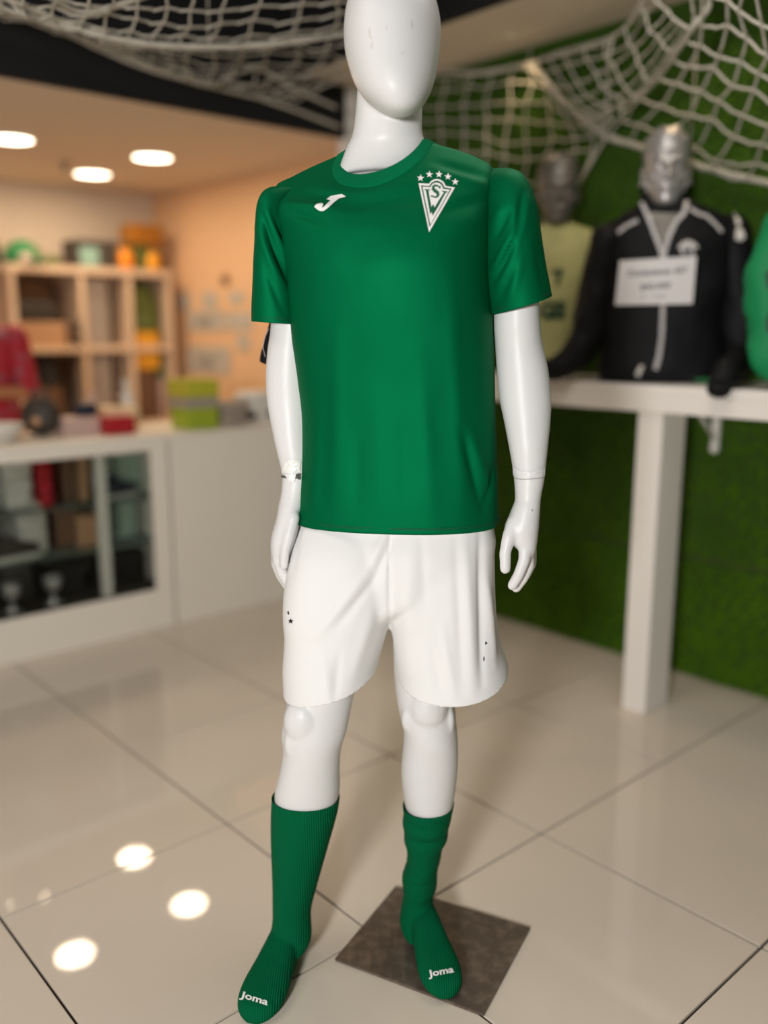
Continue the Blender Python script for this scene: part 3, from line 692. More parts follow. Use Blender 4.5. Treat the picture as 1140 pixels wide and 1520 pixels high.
# legs
legL = [(440, 880, 575, 880, 1.73, .090, 0, 2), (436, 940, 560, 940, 1.71, .085, 0, 2), (432, 1000, 533, 1000, 1.69, .075, 0, 2.1), (427.5, 1031, 525.5, 1031, 1.68, .068, 0, 2.1), (423.5, 1063, 519, 1063, 1.67, .064, 0, 2.1), (418.5, 1087, 514, 1087, 1.665, .062, 0, 2.1), (421, 1113, 506, 1113, 1.665, .059, 0, 2.1), (415, 1147, 504, 1147, 1.67, .057, 0, 2.1), (408, 1181, 503, 1181, 1.68, .060, 0, 2.1), (414, 1242, 482, 1242, 1.69, .052, 0, 2.1), (416, 1302, 464, 1302, 1.69, .042, 0, 2), (417, 1345, 453, 1345, 1.68, .033, 0, 2), (417, 1380, 450, 1380, 1.67, .032, 0, 2), (414, 1405, 450, 1405, 1.665, .03, 0, 2)]
legR = [(580, 880, 725, 880, 1.73, .090, 0, 2), (583, 940, 705, 940, 1.725, .085, 0, 2), (585, 1000, 680, 1000, 1.72, .074, 0, 2.1), (588, 1031, 675, 1031, 1.712, .066, 0, 2.1), (593, 1060, 676, 1060, 1.705, .062, 0, 2.1), (600, 1090, 678.5, 1090, 1.70, .060, 0, 2.1), (598, 1116, 679.5, 1116, 1.705, .058, 0, 2.1), (596, 1147, 678, 1147, 1.71, .057, 0, 2.1), (600, 1190, 671, 1190, 1.722, .060, 0, 2.1), (609, 1225, 656, 1225, 1.735, .048, 0, 2.1), (611, 1260, 650, 1260, 1.74, .042, 0, 2), (610, 1290, 643, 1290, 1.742, .038, 0, 2), (608, 1330, 638, 1330, 1.742, .032, 0, 2), (606, 1360, 636, 1360, 1.738, .032, 0, 2), (606, 1380, 636, 1380, 1.735, .03, 0, 2)]
parts.append(rows_loft(legL, 4, 36, .01)); parts.append(rows_loft(legR, 4, 36, -.01))
def kb(px, py, Y, r): parts.append(blob(at(px, py, Y), r, 16))
kb(452, 1070, 1.638, (.042, .036, .052)); kb(494, 1084, 1.640, (.018, .020, .034)); kb(458, 1118, 1.634, (.036, .026, .026)); kb(432, 1104, 1.632, (.014, .016, .030))
kb(636, 1048, 1.668, (.040, .036, .052)); kb(642, 1100, 1.672, (.028, .028, .030)); kb(604, 1066, 1.672, (.012, .016, .028)); kb(668, 1070, 1.675, (.010, .018, .032))
# feet
def foot(heel, toe, z0, wd_, grow=0, ank=.085):
    h = np.array(heel); t = np.array(toe); L = np.linalg.norm(t-h); d = (t-h)/L; n = np.array([d[1], -d[0]])
    rings = []
    for u, hw, hh in spline([(0, .010, .022), (.03, .026, .048), (.12, .033, .075), (.28, .034, ank), (.42, .036, .078), (.58, .043, .060), (.75, .049, .046), (.88, .045, .036), (.96, .032, .028), (1, .010, .014)], 3):
        c = h+d*L*u; hw = hw*wd_+grow; hh = hh+grow
        rings.append(((c[0], c[1], z0+hh/2), (n[0]*hw, n[1]*hw, 0), (0, 0, hh/2), 2.6))
    return ringvf(rings, 28)
hL, tL = at_floor(440, 1398)[:2]+np.array([.004, .02]), at_floor(374, 1521)[:2]
hR, tR = at_floor(617, 1372, .008)[:2]+np.array([0, .012]), at_floor(664, 1484, .008)[:2]
parts.append(foot(hL, tL, .002, .80)); parts.append(foot(hR, tR, .010, .74))
body = remesh(parts, .0038, 5, .5)
link('body', body, M['plastic'], mq)
bbody = bvh_of(body)
# face scuffs, wrist joints and tape
def smear(pts, w_):
    P = []
    for (x0, y0), (x1, y1) in zip(pts[:-1], pts[1:]):
        d = np.array([x1-x0, y1-y0]); d = d/np.linalg.norm(d)*w_; P.append([(x0-d[1], y0+d[0]), (x1-d[1], y1+d[0]), (x1+d[1], y1-d[0]), (x0+d[1], y0-d[0])])
    return P
decal('scuff_mark', smear([(549, 42), (548, 52), (552, 58)], .8)+smear([(553, 62), (551, 73)], .8)+smear([(573, 38), (574, 44)], .6)+smear([(594, 78), (598, 81), (600, 76)], .5)+smear([(611, 30), (612, 42)], 1.0), bbody, .0002, M['scuff'], mq)
decal('wrist_joint', smear([(418, 708), (430, 710), (446, 709)], .8), bbody, .0006, M['seam'], mq, maxe=4)
decal('wrist_joint', smear([(763, 710), (775, 711.5), (790, 711), (807, 709)], .55), bbody, .0006, M['seam'], mq, maxe=4)
def tape(name, poly, m, lift):
    o = decal(name, [poly], bbody, lift, m, mq, maxe=3); me = o.data
    for v in me.vertices:
        k = noise.noise(v.co*170); v.co.y -= abs(k)*.004
    return o
tape('clear_tape', [(424, 686), (432, 682), (446, 683), (446, 700), (430, 703), (419, 701)], M['tape'], .0015)
tape('dark_tape', [(419, 705), (430, 706), (430, 710), (419, 709)], M['tape_dark'], .002)
tape('dark_tape', [(436, 704), (446, 702), (446, 712), (437, 710)], M['tape_dark'], .002)
tape('clear_tape', [(424, 704), (440, 703), (437, 716), (430, 714)], M['tape'], .003)
tape('clear_tape', [(762, 690), (772, 699), (790, 700), (808, 694), (808, 706), (785, 709), (762, 706)], M['plastic'], .0014)
decal('speck', [[(789, 756), (791, 756), (791, 759), (789, 759)]], bbody, .0004, M['seam'], mq)
# steel base plate
c4 = [at_floor(*p, .003)[:2] for p in ((497, 1425), (587, 1317), (787, 1379), (718, 1508))]
bm = bmesh.new(); lo = [bm.verts.new((p[0], p[1], .0004)) for p in c4]; hi = [bm.verts.new((p[0], p[1], .0075)) for p in c4]
bm.faces.new(lo); bm.faces.new(hi[::-1])
for i in range(4): bm.faces.new((lo[i], hi[i], hi[(i+1) % 4], lo[(i+1) % 4]))
bmesh.ops.recalc_face_normals(bm, faces=bm.faces); bmesh.ops.bevel(bm, geom=bm.edges[:], offset=.001, segments=2, affect='EDGES')
me = bpy.data.meshes.new('plate'); bm.to_mesh(me); bm.free()
pl = link('base_plate', me, M['steel'], mq, smooth=False); pl['label'] = 'square dark brushed steel foot plate'
link('ankle_rod', mesh(*tubevf([(hR[0]-.006, hR[1]+.03, .006), (hR[0]-.006, hR[1]+.03, .10), (hR[0]-.003, hR[1]-.0, .16)], .006, 10)), M['steel_edge'], pl)

# ---- jersey
def shirt_disp(V):
    d = seg_field(V, [(500, 470, 497, 775, .016, .0035), (560, 560, 566, 775, .020, .003), (622, 520, 640, 775, .016, .0032), (530, 640, 528, 775, .010, -.002), (668, 420, 690, 775, .014, .003),
        (686, 640, 716, 758, .006, -.007), (700, 640, 730, 740, .008, .005), (740, 690, 716, 770, .006, -.006), (470, 600, 462, 775, .012, .003), (600, 620, 604, 775, .010, -.002),
        (415, 292, 500, 306, .007, .0055), (420, 306, 480, 326, .006, -.004), (440, 275, 520, 285, .008, -.0035), (650, 232, 735, 256, .008, -.005), (640, 244, 730, 272, .008, .004),
        (655, 345, 728, 318, .016, .005), (640, 318, 728, 290, .010, -.004), (500, 400, 570, 350, .03, -.003), (560, 240, 640, 228, .006, .0)], 1.62)
    d += nz(V, 9, 3, (1, 1, .5))*.0025+nz(V, 26, 9, (1, 1, .6))*.0006
    return d
st = cloth('jersey', rows_loft(torso, 9, 150, DY, cap=(False, False)), M['green'], mq, shirt_disp, label='plain green short sleeved sports jersey')
bst = bvh_of(st.data)
# rib collar: follows the neckline, a little above the body of the jersey
col_rows = [(509.5, 216, 629, 203, 1.735, .0665, .030, 2.1), (506.5, 219.5, 631.5, 205.5, 1.735, .069, .0325, 2.1), (506, 222.5, 633, 208.5, 1.735, .0712, .0345, 2.1), (502, 226, 639, 211, 1.735, .0745, .0345, 2.1)]
cl = cloth('collar', rows_loft([(516, 225, 626, 209, 1.748, .060, .062, 2.1), (514, 222, 628, 206.5, 1.748, .065, .060, 2.1), (508, 225, 634, 209, 1.748, .0745, .067, 2.1), (502, 229, 640.5, 212.5, 1.748, .0845, .076, 2.1), (500.5, 231, 642, 214.5, 1.748, .0855, .078, 2.1), (502, 232.5, 640, 216, 1.748, .080, .077, 2.1)], 5, 120, DY, cap=(False, False)), M['green_rib'], st, None, .0012)
def slL(V):
    return seg_field(V, [(392, 322, 434, 424, .0065, -.010), (402, 318, 440, 410, .006, .006), (408, 322, 432, 378, .005, -.006), (384, 340, 428, 436, .007, .004), (398, 400, 424, 465, .006, -.003)], 1.75)+nz(V, 14, 5)*.002
def slR(V):
    return seg_field(V, [(774, 288, 764, 352, .006, -.008), (764, 352, 732, 418, .0055, -.009), (758, 345, 730, 405, .0055, .008), (780, 300, 742, 420, .008, .005), (752, 318, 730, 358, .005, -.007), (745, 306, 728, 336, .006, .004), (757, 400, 738, 450, .007, -.004), (770, 380, 752, 452, .008, .003), (792, 360, 806, 432, .008, -.003)], 1.66)+nz(V, 14, 8)*.002
sleeveL = [(416, 279, 424, 278, YA-.02, .012, 0, 2), (408, 282, 432, 280, YA-.02, .032, 0, 2), (399, 294, 436, 291, YA-.016, .058, 0, 2.1), (391.5, 318, 438, 315, YA-.010, .072, 0, 2.1), (386, 365, 442, 362, YA-.006, .078, 0, 2.1), (382, 415, 448, 415, YA-.002, .079, 0, 2.1), (379.5, 450, 452, 452, YA, .078, 0, 2.1), (379, 477, 454, 482, YA, .076, 0, 2.1)]
sleeveR = [(722, 256, 732, 250, YB+.022, .010, 0, 2), (720, 258, 748, 252, YB+.022, .036, 0, 2), (718, 270, 772, 265, YB+.012, .058, 0, 2.1), (716, 303, 789, 300, YB+.004, .070, 0, 2.1), (714, 350, 796, 345, YB, .078, 0, 2.1), (716, 400, 804, 392, YB, .078, 0, 2.1), (722, 440, 810, 420, YB, .076, 0, 2.1), (728, 467, 813.5, 439, YB, .074, 0, 2.1)]
sL = cloth('sleeve', rows_loft(sleeveL, 9, 96, .02, cap=(True, False)), M['green'], st, slL)
sR = cloth('sleeve', rows_loft(sleeveR, 9, 96, -.02, cap=(True, False)), M['green'], st, slR)
# stitch lines just above the hems
def stitch(rows, frac, n, dY, disp, parent, r=.0007):
    V, F = rows_loft(rows, 9, n, dY, cap=(False, False)); V = np.array(V)
    if disp is not None: V = V+norms(V, F)*disp(V)[:, None]
    L = len(V)//n; k = L-1-frac; a = int(math.floor(k)); f = k-a
    ring = V[a*n:(a+1)*n]*(1-f)+V[(a+1)*n:(a+2)*n]*f
    c = ring.mean(0); d = ring-c; ring = c+d*(1+.0006/np.linalg.norm(d, axis=1)[:, None])
    link('hem_stitch', mesh(*tubevf(list(ring), r, 6, closed=True)), M['green_dark'], parent)
stitch(torso, 2.6, 150, DY, shirt_disp, st); stitch(torso, 2.1, 150, DY, shirt_disp, st, .0004)
stitch(sleeveL, 3.2, 96, .02, slL, st, .0005); stitch(sleeveL, 2.4, 96, .02, slL, st, .0004)
stitch(sleeveR, 3.6, 96, -.02, slR, st, .0005); stitch(sleeveR, 2.7, 96, -.02, slR, st, .0004)
# chest print: swooping J
def crop(poly, x0, y0, sc): return [(x0+x/sc, y0+y/sc) for x, y in poly]
J = crop([(470, 315), (585, 225), (740, 190), (910, 165), (970, 200), (1020, 238), (930, 265), (850, 285), (800, 310), (760, 340), (680, 405), (600, 480), (520, 550), (440, 610), (395, 637), (350, 645), (300, 638), (250, 620), (190, 575), (130, 520), (160, 475), (200, 450), (260, 430), (330, 420), (360, 430), (375, 450), (370, 490), (340, 540), (362, 542), (390, 530), (480, 440), (585, 345), (530, 330)], 460, 280, 19)
lg = decal('letter_print', [J], bst, .0012, M['print_white'], st, maxe=6); lg['label'] = 'white slanted J emblem on the chest'
def star(cx, cy, r, rot=0, k=.4):
    return [(cx+(r if i % 2 == 0 else r*k)*math.sin(rot+math.pi*i/5), cy-(r if i % 2 == 0 else r*k)*math.cos(rot+math.pi*i/5)) for i in range(10)]
arc_o = [(445+(0), 0)]
def arc(cx, cy, rx, ry, a0, a1, n=10): return [(cx+rx*math.cos(math.radians(a0+(a1-a0)*i/n)), cy-ry*math.sin(math.radians(a0+(a1-a0)*i/n))) for i in range(n+1)]
outer = [(297, 308), (430, 316)]+arc(555, 375, 125, 125, 152, 12)+[(690, 350), (808, 370), (445, 998)]
inner = [(330, 338), (445, 350)]+arc(552, 385, 108, 108, 150, 12)+[(665, 370), (764, 385), (452, 930)]
fill = [(352, 355), (458, 367)]+arc(550, 392, 90, 92, 158, 8)+[(650, 390), (738, 402), (463, 895)]
# outer ring as quads between matching outlines
ringp = [[outer[i], outer[(i+1) % len(outer)], inner[(i+1) % len(inner)], inner[i]] for i in range(len(outer))]
cr = decal('crest', [crop(p, 590, 240, 9.5) for p in ringp]+[crop(fill, 590, 240, 9.5)], bst, .0012, M['print_white'], st, maxe=5); cr['label'] = 'white pointed shield crest with S and W'
Wp = [(375, 393), (462, 401), (462, 410), (436, 416), (455, 530), (478, 648), (502, 606), (522, 652), (590, 540), (655, 440), (622, 426), (625, 415), (708, 432), (704, 442), (678, 448), (600, 590), (492, 772), (482, 715), (458, 748), (430, 580), (400, 412), (378, 402)]
Spts = [(603, 345, 5), (598, 385, 8), (580, 358, 10), (548, 342, 12), (512, 350, 17), (496, 378, 20), (512, 408, 23), (548, 430, 24), (575, 460, 22), (570, 492, 17), (540, 510, 12), (505, 503, 10), (484, 485, 8), (470, 505, 6)]
Sp = []
for (x0, y0, w0), (x1, y1, w1) in zip(Spts[:-1], Spts[1:]):
    d = np.array([x1-x0, y1-y0], float); d /= np.linalg.norm(d); n_ = np.array([-d[1], d[0]])
    Sp.append([tuple(np.array([x0, y0])+n_*w0), tuple(np.array([x1, y1])+n_*w1), tuple(np.array([x1, y1])-n_*w1), tuple(np.array([x0, y0])-n_*w0)])
decal('crest_letters', [crop(p, 590, 240, 9.5) for p in [Wp]+Sp], bst, .0018, M['print_green'], st, maxe=5)
for i, (x, y) in enumerate(((325, 237), (450, 187), (585, 185), (712, 217), (813, 290))):
    decal('star', [crop(star(x, y, 54, .05), 590, 240, 9.5)], bst, .0013, M['print_white'], st, maxe=5)

# ---- shorts: waist tube plus two wide legs
def shorts_disp(V):
    d = seg_field(V, [(579, 776, 578, 932, .0035, -.006), (578, 782, 545, 850, .009, .005), (545, 850, 470, 940, .010, .0055), (582, 800, 555, 860, .006, -.005), (565, 850, 500, 925, .008, -.005), (562, 880, 520, 1010, .012, .004), (440, 790, 430, 860, .008, -.003),
        (690, 790, 700, 1020, .010, .0045), (676, 800, 684, 1020, .008, -.003), (714, 790, 714, 1010, .008, -.008), (722, 860, 735, 990, .008, .006), (640, 960, 655, 1025, .008, -.003), (655, 920, 672, 1025, .008, .003), (610, 790, 606, 1000, .014, .003), (626, 790, 630, 900, .008, -.002), (480, 960, 490, 1030, .010, .003), (505, 960, 498, 1030, .008, -.003)], 1.63)
    return d+nz(V, 10, 21, (1, 1, .6))*.003
pelv = [(452, 752, 726, 756, 1.74, .088, 0, 2.5), (448, 766, 730, 768, 1.74, .096, 0, 2.5), (443, 778, 733, 780, 1.74, .103, 0, 2.5), (434, 816, 735, 818, 1.735, .110, 0, 2.5), (450, 862, 712, 862, 1.73, .106, 0, 2.4), (520, 893, 640, 893, 1.725, .098, 0, 2.2), (556, 916, 604, 916, 1.725, .080, 0, 2.1)]
shL = [(448, 772, 588, 772, 1.74, .080, 0, 2.4), (436, 815, 588, 815, 1.732, .104, 0, 2.6), (427, 868, 586, 868, 1.725, .112, 0, 2.7), (425.5, 910, 578.5, 910, 1.715, .110, 0, 2.6), (427, 940, 573.5, 935, 1.71, .106, 0, 2.4), (423, 985, 565, 968, 1.70, .104, 0, 2.2), (424, 1020, 560, 988, 1.695, .104, 0, 2.2), (425, 1060, 556, 1030, 1.69, .104, 0, 2.2)]
shR = [(570, 772, 730, 772, 1.74, .080, 0, 2.4), (570, 815, 734, 815, 1.73, .104, 0, 2.6), (572, 870, 735, 876, 1.725, .112, 0, 2.7), (578.5, 905, 736, 905, 1.722, .111, 0, 2.6), (582.5, 928, 738, 922, 1.72, .109, 0, 2.4), (586, 970, 745, 960, 1.715, .107, 0, 2.3), (588.5, 998, 755, 986, 1.71, .107, 0, 2.15), (590, 1050, 762, 1030, 1.70, .107, 0, 2.1)]
sme = remesh([rows_loft(pelv, 5, 60, .06), rows_loft(shL, 6, 60, .03), rows_loft(shR, 6, 60, .02)], .0045, 14, .5)
def hem_cut(me, side, a, b, drop):
    """cut one leg along a plane through the hem's two ends, its front edge hanging lower"""
    A_ = at(*a); B_ = at(*b); C_ = (A_+B_)/2+np.array([0, -.10, -drop]); n_ = np.cross(B_-A_, C_-A_)
    if n_[2] > 0: n_ = -n_
    bm = bmesh.new(); bm.from_mesh(me); xm = at(578, 960, 1.70)[0]; zt = at(578, 934, 1.62)[2]
    fs = [f for f in bm.faces if (f.calc_center_median().x-xm)*side > 0 and f.calc_center_median().z < zt]
    vs = set(v for f in fs for v in f.verts); es = set(e for f in fs for e in f.edges)
    bmesh.ops.bisect_plane(bm, geom=list(vs)+list(es)+fs, plane_co=A_, plane_no=n_, clear_outer=True)
    bm.to_mesh(me); bm.free()
hem_cut(sme, -1, (425.5, 1020, 1.70), (560, 988, 1.69), .012); hem_cut(sme, 1, (588, 992, 1.715), (751, 984, 1.70), .038)
V = np.empty(len(sme.vertices)*3); sme.vertices.foreach_get('co', V); V = V.reshape(-1, 3); nn = np.empty(V.size); sme.vertices.foreach_get('normal', nn); nn = nn.reshape(-1, 3)
dd = shorts_disp(V); top = V[:, 2] > at(580, 772, 1.63)[2]; dd[top] = np.minimum(dd[top], 0)
front = nn[:, 1] < .2; dd = np.where(front, dd, nz(V, 10, 21)*.003)
sme.vertices.foreach_set('co', (V+nn*dd[:, None]).ravel()); sme.update()
so = link('shorts', sme, M['shorts'], mq); so['label'] = 'loose white sports shorts'
q_ = so.modifiers.new('thickness', 'SOLIDIFY'); q_.thickness = .0016; q_.offset = -1
s2 = so
bso = bvh_of(so.data); bs2 = bso
decal('star_print', [star(432, 922, 4.6, .1)], bso, .0012, M['print_black'], so)
decal('star_print', [[(427, 908), (429, 907), (430, 912), (428, 912)]], bso, .0012, M['print_black'], so)
decal('star_print', [[(720, 952), (723.5, 954.5), (720, 957.5)]], bs2, .0012, M['print_black'], so)
decal('star_print', [[(717, 977), (718.5, 973), (719, 979), (717.5, 982)]], bs2, .0012, M['print_black'], so)

# ---- socks
def sock(rows, ft, top, voxel=.0035, rings_extra=()):
    me = remesh([rows_loft(rows, 5, 44, .01), ft]+list(rings_extra), voxel, 5, .5)
    return bisect(me, top[0], top[1])
skL = [(403, 1160, 506, 1160, 1.68, .066, 0, 2.1), (405, 1181, 503.5, 1181, 1.682, .064, 0, 2.1), (404, 1205, 500, 1205, 1.685, .064, 0, 2.1), (404, 1242, 490, 1242, 1.69, .063, 0, 2.1), (406, 1302, 473, 1302, 1.69, .054, 0, 2), (406.5, 1345, 461.5, 1345, 1.682, .045, 0, 2), (406, 1366, 460, 1366, 1.675, .042, 0, 2), (401, 1392, 461, 1392, 1.668, .042, 0, 2), (392, 1412, 452, 1412, 1.655, .040, 0, 2)]
pL = at(454, 1184, 1.682)
meL = sock(skL, foot(hL+np.array([.001, .004]), tL, .0002, .86, .003), (Vector((pL[0], pL[1], pL[2]+.002)), Vector((0, .06, 1))))
oL = link('sock', meL, M['sock'], mq); oL['label'] = 'smooth green football sock, ribbed at top'
skR = [(597, 1172, 676, 1172, 1.722, .064, 0, 2.1), (599, 1193, 673, 1193, 1.724, .063, 0, 2.1), (600, 1208, 670, 1208, 1.727, .062, 0, 2.1), (598.5, 1218, 668, 1218, 1.73, .063, 0, 2.1), (601, 1230, 664.5, 1230, 1.733, .060, 0, 2.1), (601, 1243, 663.5, 1243, 1.736, .061, 0, 2.1), (605, 1254, 657, 1254, 1.738, .057, 0, 2.1), (605.5, 1275, 653, 1275, 1.742, .053, 0, 2), (601, 1288, 649, 1290, 1.744, .054, 0, 2), (598, 1299, 648, 1299, 1.744, .053, 0, 2), (599.5, 1316, 647, 1318, 1.744, .050, 0, 2), (600, 1326, 642, 1328, 1.742, .044, 0, 2), (596, 1350, 642.5, 1350, 1.738, .043, 0, 2), (594.5, 1368, 648, 1370, 1.732, .042, 0, 2), (601, 1388, 660, 1390, 1.715, .040, 0, 2)]
pR = at(636, 1194, 1.724)
meR = sock(skR, foot(hR, tR, .0082, .80, .003), (Vector((pR[0], pR[1], pR[2]+.001)), Vector((-.05, .06, 1))))
V = np.empty(len(meR.vertices)*3); meR.vertices.foreach_get('co', V); V = V.reshape(-1, 3); nn = np.empty(V.size); meR.vertices.foreach_get('normal', nn); nn = nn.reshape(-1, 3)
dd = seg_field(V, [(600, 1222, 640, 1228, .004, -.004), (640, 1214, 668, 1222, .004, -.004), (612, 1236, 662, 1240, .004, .003), (604, 1250, 655, 1250, .004, -.005), (620, 1260, 655, 1256, .003, .003), (606, 1200, 650, 1204, .004, -.002), (600, 1320, 645, 1322, .004, -.004), (602, 1300, 640, 1306, .005, .002)], 1.68)
meR.vertices.foreach_set('co', (V+nn*dd[:, None]).ravel()); meR.update()
oR = link('sock', meR, M['sock'], mq); oR['label'] = 'green football sock slipped down in folds'
for o in (oL, oR):
    q = o.modifiers.new('thickness', 'SOLIDIFY'); q.thickness = .0016; q.offset = 1
for bv, par, (x0, y0, x1, y1) in ((bvh_of(meL), oL, (357, 1481, 396.5, 1493)), (bvh_of(meR), oR, (637, 1451, 673.5, 1444))):
    P, w_ = text_polys('Joma', 1, .028)
    # lettering tilted along the toes
    decal('sock_lettering', affine(P, w_, x0, y0, x1, y1, 13.5), bv, .0026, M['print_white'], par, maxe=4)

# ---- black drawstring bag seen behind the arm
db = root('drawstring_bag', at(415, 520, 1.90)); tag(db, 'black drawstring bag hanging behind the mannequin, peeking out below the left sleeve', 'bag')
g_ = rows_loft([(408, 440, 560, 440, 1.90, .02, 0, 3), (402, 470, 565, 470, 1.90, .03, 0, 3), (393, 505, 568, 505, 1.90, .035, 0, 3), (386.5, 532, 570, 540, 1.90, .035, 0, 3), (389, 538, 568, 548, 1.90, .03, 0, 3), (400, 542, 560, 552, 1.90, .015, 0, 3)], 5, 48, 0)
bg_ = cloth('bag_body', g_, M['jacket'], db, lambda V: nz(V, 12, 2)*.003, 0)
link('cord', mesh(*tubevf([at(399, 488, 1.868), at(393, 500, 1.866), at(390, 516, 1.866), at(394, 530, 1.866)], .0007, 6)), M['piping'], db)
link('cord', mesh(*tubevf([at(470, 440, 1.90), at(480, 330, 1.89), at(500, 245, 1.83), at(520, 232, 1.80)], .003, 6)), M['jacket'], db)

# ================================================================== BUSTS ON THE LEDGE
def XF(VF, mx): return [tuple(mx @ Vector(v)) for v in VF[0]], VF[1]
def head_parts(hair=True, seed=1):
    rr = [(0, .020, -.060, .020), (.010, .036, -.050, .040), (.035, .052, -.030, .064), (.06, .061, -.015, .080), (.10, .068, 0, .092), (.14, .073, .006, .098), (.18, .074, .010, .098), (.215, .064, .014, .086), (.238, .042, .016, .058), (.250, .012, .016, .018)]
    P = [ringvf([((0, y, z), (w_, 0, 0), (0, d, 0), 2.15) for z, w_, y, d in [tuple(x) for x in spline(rr, 3)]], 32)]
    P.append(capsule([(0, -.094, .128), (0, -.104, .108), (0, -.116, .088)], [.007, .009, .012], 12))
    P.append(blob((.010, -.102, .083), .008, 8)); P.append(blob((-.010, -.102, .083), .008, 8))
    P.append(blob((0, -.092, .054), (.024, .010, .0055), 12)); P.append(blob((0, -.091, .044), (.020, .011, .006), 12)); P.append(blob((0, -.078, .016), (.020, .014, .014), 12))
    P.append(capsule([(-.052, -.070, .134), (-.028, -.090, .140), (-.008, -.094, .134)], [.006, .008, .006], 10)); P.append(capsule([(.052, -.070, .134), (.028, -.090, .140), (.008, -.094, .134)], [.006, .008, .006], 10))
    for s in (-1, 1):
        P.append(blob((s*.074, .008, .104), (.009, .020, .032), 12)); P.append(blob((s*.030, -.076, .118), .0135, 12)); P.append(blob((s*.045, -.062, .088), (.018, .016, .014), 12))
    return P
def head_mesh(mx, neck=True, voxel=.0045, extra=()):
    P = head_parts()
    if neck: P.append(ringvf([((0, .012, z), (w_, 0, 0), (0, d, 0), 2) for z, w_, d in ((-.20, .11, .08), (-.14, .085, .068), (-.09, .060, .058), (-.04, .056, .056), (.03, .054, .055))], 32))
    P += list(extra)
    me = remesh([XF(p, mx) for p in P], voxel, 3, .5)
    inv = mx.inverted(); k = mx.to_3x3()
    for v in me.vertices:
        q = inv @ v.co
        for s in (-1, 1):
            d = math.hypot(q.x-s*.030, q.z-.120)
            if q.y < -.04: v.co += k @ Vector((0, .0075*math.exp(-(d/.017)**2), 0))
    return me
def hair_parts(seed, curls=True):
    r = random.Random(seed); P = []
    P.append(ringvf([((0, y, z), (w_, 0, 0), (0, d, 0), 2.1) for z, w_, y, d in ((.13, .070, .040, .074), (.17, .079, .024, .088), (.200, .076, .014, .098), (.222, .062, .008, .088), (.240, .040, .010, .058), (.247, .012, .012, .018))], 28))
    if curls:
        for i in range(46):
            a = r.uniform(-math.pi, math.pi); e = r.uniform(0, 1)
            x = .066*math.sin(a)*(.45+.55*(1-e)); y = -.080*math.cos(a)*(.5+.5*(1-e))+.008; z = .198+.045*e
            if y < -.03 or z > .205: P.append(blob((x, y, z), (r.uniform(.014, .022), r.uniform(.014, .024), r.uniform(.012, .022)), 8))
    return P
def bust(name, s, t, yaw, chin, silver, shirt_m, rings, label, hair_m, seed, neckr=.066, tag_cat='bust', sleeves=(), collar=None, face_rot=0.):
    base = W(s, t, LT); mx = Matrix.Translation(base) @ Matrix.Rotation(yaw, 4, 'Z')
    o = root(name, base, yaw); tag(o, label, tag_cat)
    hm = mx @ Matrix.Translation((0, -.01, chin)) @ Matrix.Rotation(face_rot, 4, 'Z')
    h = link('head', head_mesh(hm), silver, o)
    hr = link('hair', remesh([XF(p, hm) for p in hair_parts(seed)], .0045, 1, .5), hair_m, o)
    link('stand', mesh(*XF(ringvf([((0, 0, .0015), (.075, 0, 0), (0, .06, 0), 2.4), ((0, 0, .03), (.075, 0, 0), (0, .06, 0), 2.4), ((0, 0, .2), (.06, 0, 0), (0, .05, 0), 2.4)], 24), mx)), silver, o)
    V, F = ringvf([((cx, cy, z), (w_, 0, 0), (0, d, 0), 2.4) for z, w_, d, cx, cy in [tuple(x) for x in spline(rings, 5)]], 72, (False, True))
    V = np.array(V); V = V+norms(V, F)*(nz(V, 11, seed)*.010+nz(V, 30, seed)*.003)[:, None]
    V[:, 2] = np.maximum(V[:, 2], .002)
    g = link('garment', mesh(*XF((V, F), mx)), shirt_m, o)
    parts = [([tuple(x) for x in XF((V, F), mx)[0]], F)]
    for pts, rad in sleeves:
        L_ = [Vector(p) if isinstance(p, tuple) else mx.inverted() @ p for p in pts]
        sp = spline([(*p, r) for p, r in zip(L_, rad)], 6)
        a, b = capsule([x[:3] for x in sp], [x[3] for x in sp], 28); a = np.array(a)
        a = a+norms(a, b)*(nz(a, 16, seed+4)*.012+nz(a, 40, seed)*.004)[:, None]
        q = XF((a, b), mx); link('sleeve', mesh(*q), shirt_m, o); parts.append(q)
    v, f = join(parts)
    bv = BVHTree.FromPolygons([Vector(x) for x in v], f)
    return o, g, bv, mx
def strip(pts, w_): return smear(pts, w_/2)
# --- black jacket
cuff = [at_s(1088, 540, 2.72), at_s(1078, 558, 2.62), at_s(1068, 572, 2.575)]
cw = [W(*p) for p in cuff]
jr = [(.004, .205, .12, .02, 0), (.06, .21, .13, .02, 0), (.2, .20, .135, .015, 0), (.35, .205, .135, .02, 0), (.45, .205, .125, .025, 0), (.52, .190, .108, .028, 0), (.562, .150, .092, .02, 0), (.590, .098, .078, .008, .004), (.600, .078, .070, 0, .006)]
slv = [([(-.175, 0, .485), (-.205, -.01, .33), (-.235, -.03, .16), (-.30, -.06, .062), (-.40, -.05, .044)], [.062, .062, .058, .046, .034]),
       ([(.215, 0, .485), (.245, -.01, .34), (.262, -.02, .20), (.270, -.07, .085), cw[1]+Vector((0, 0, .012)), cw[2]], [.064, .064, .060, .052, .042, .036])]
jb, jg, jbv, jmx = bust('jacket_bust', 2.8, 1.722, math.radians(-14), .580, M['silver'], M['jacket'], jr, 'silver male bust wearing a black windbreaker with grey zip and price sign', M['silver'], 3, sleeves=slv, face_rot=math.radians(2))
decal('neck_opening', [[(960, 316), (1014, 318), (1004, 336), (992, 362), (984, 384), (976, 360), (966, 336)]], jbv, .003, M['silver_shaded'], jb, maxe=8)
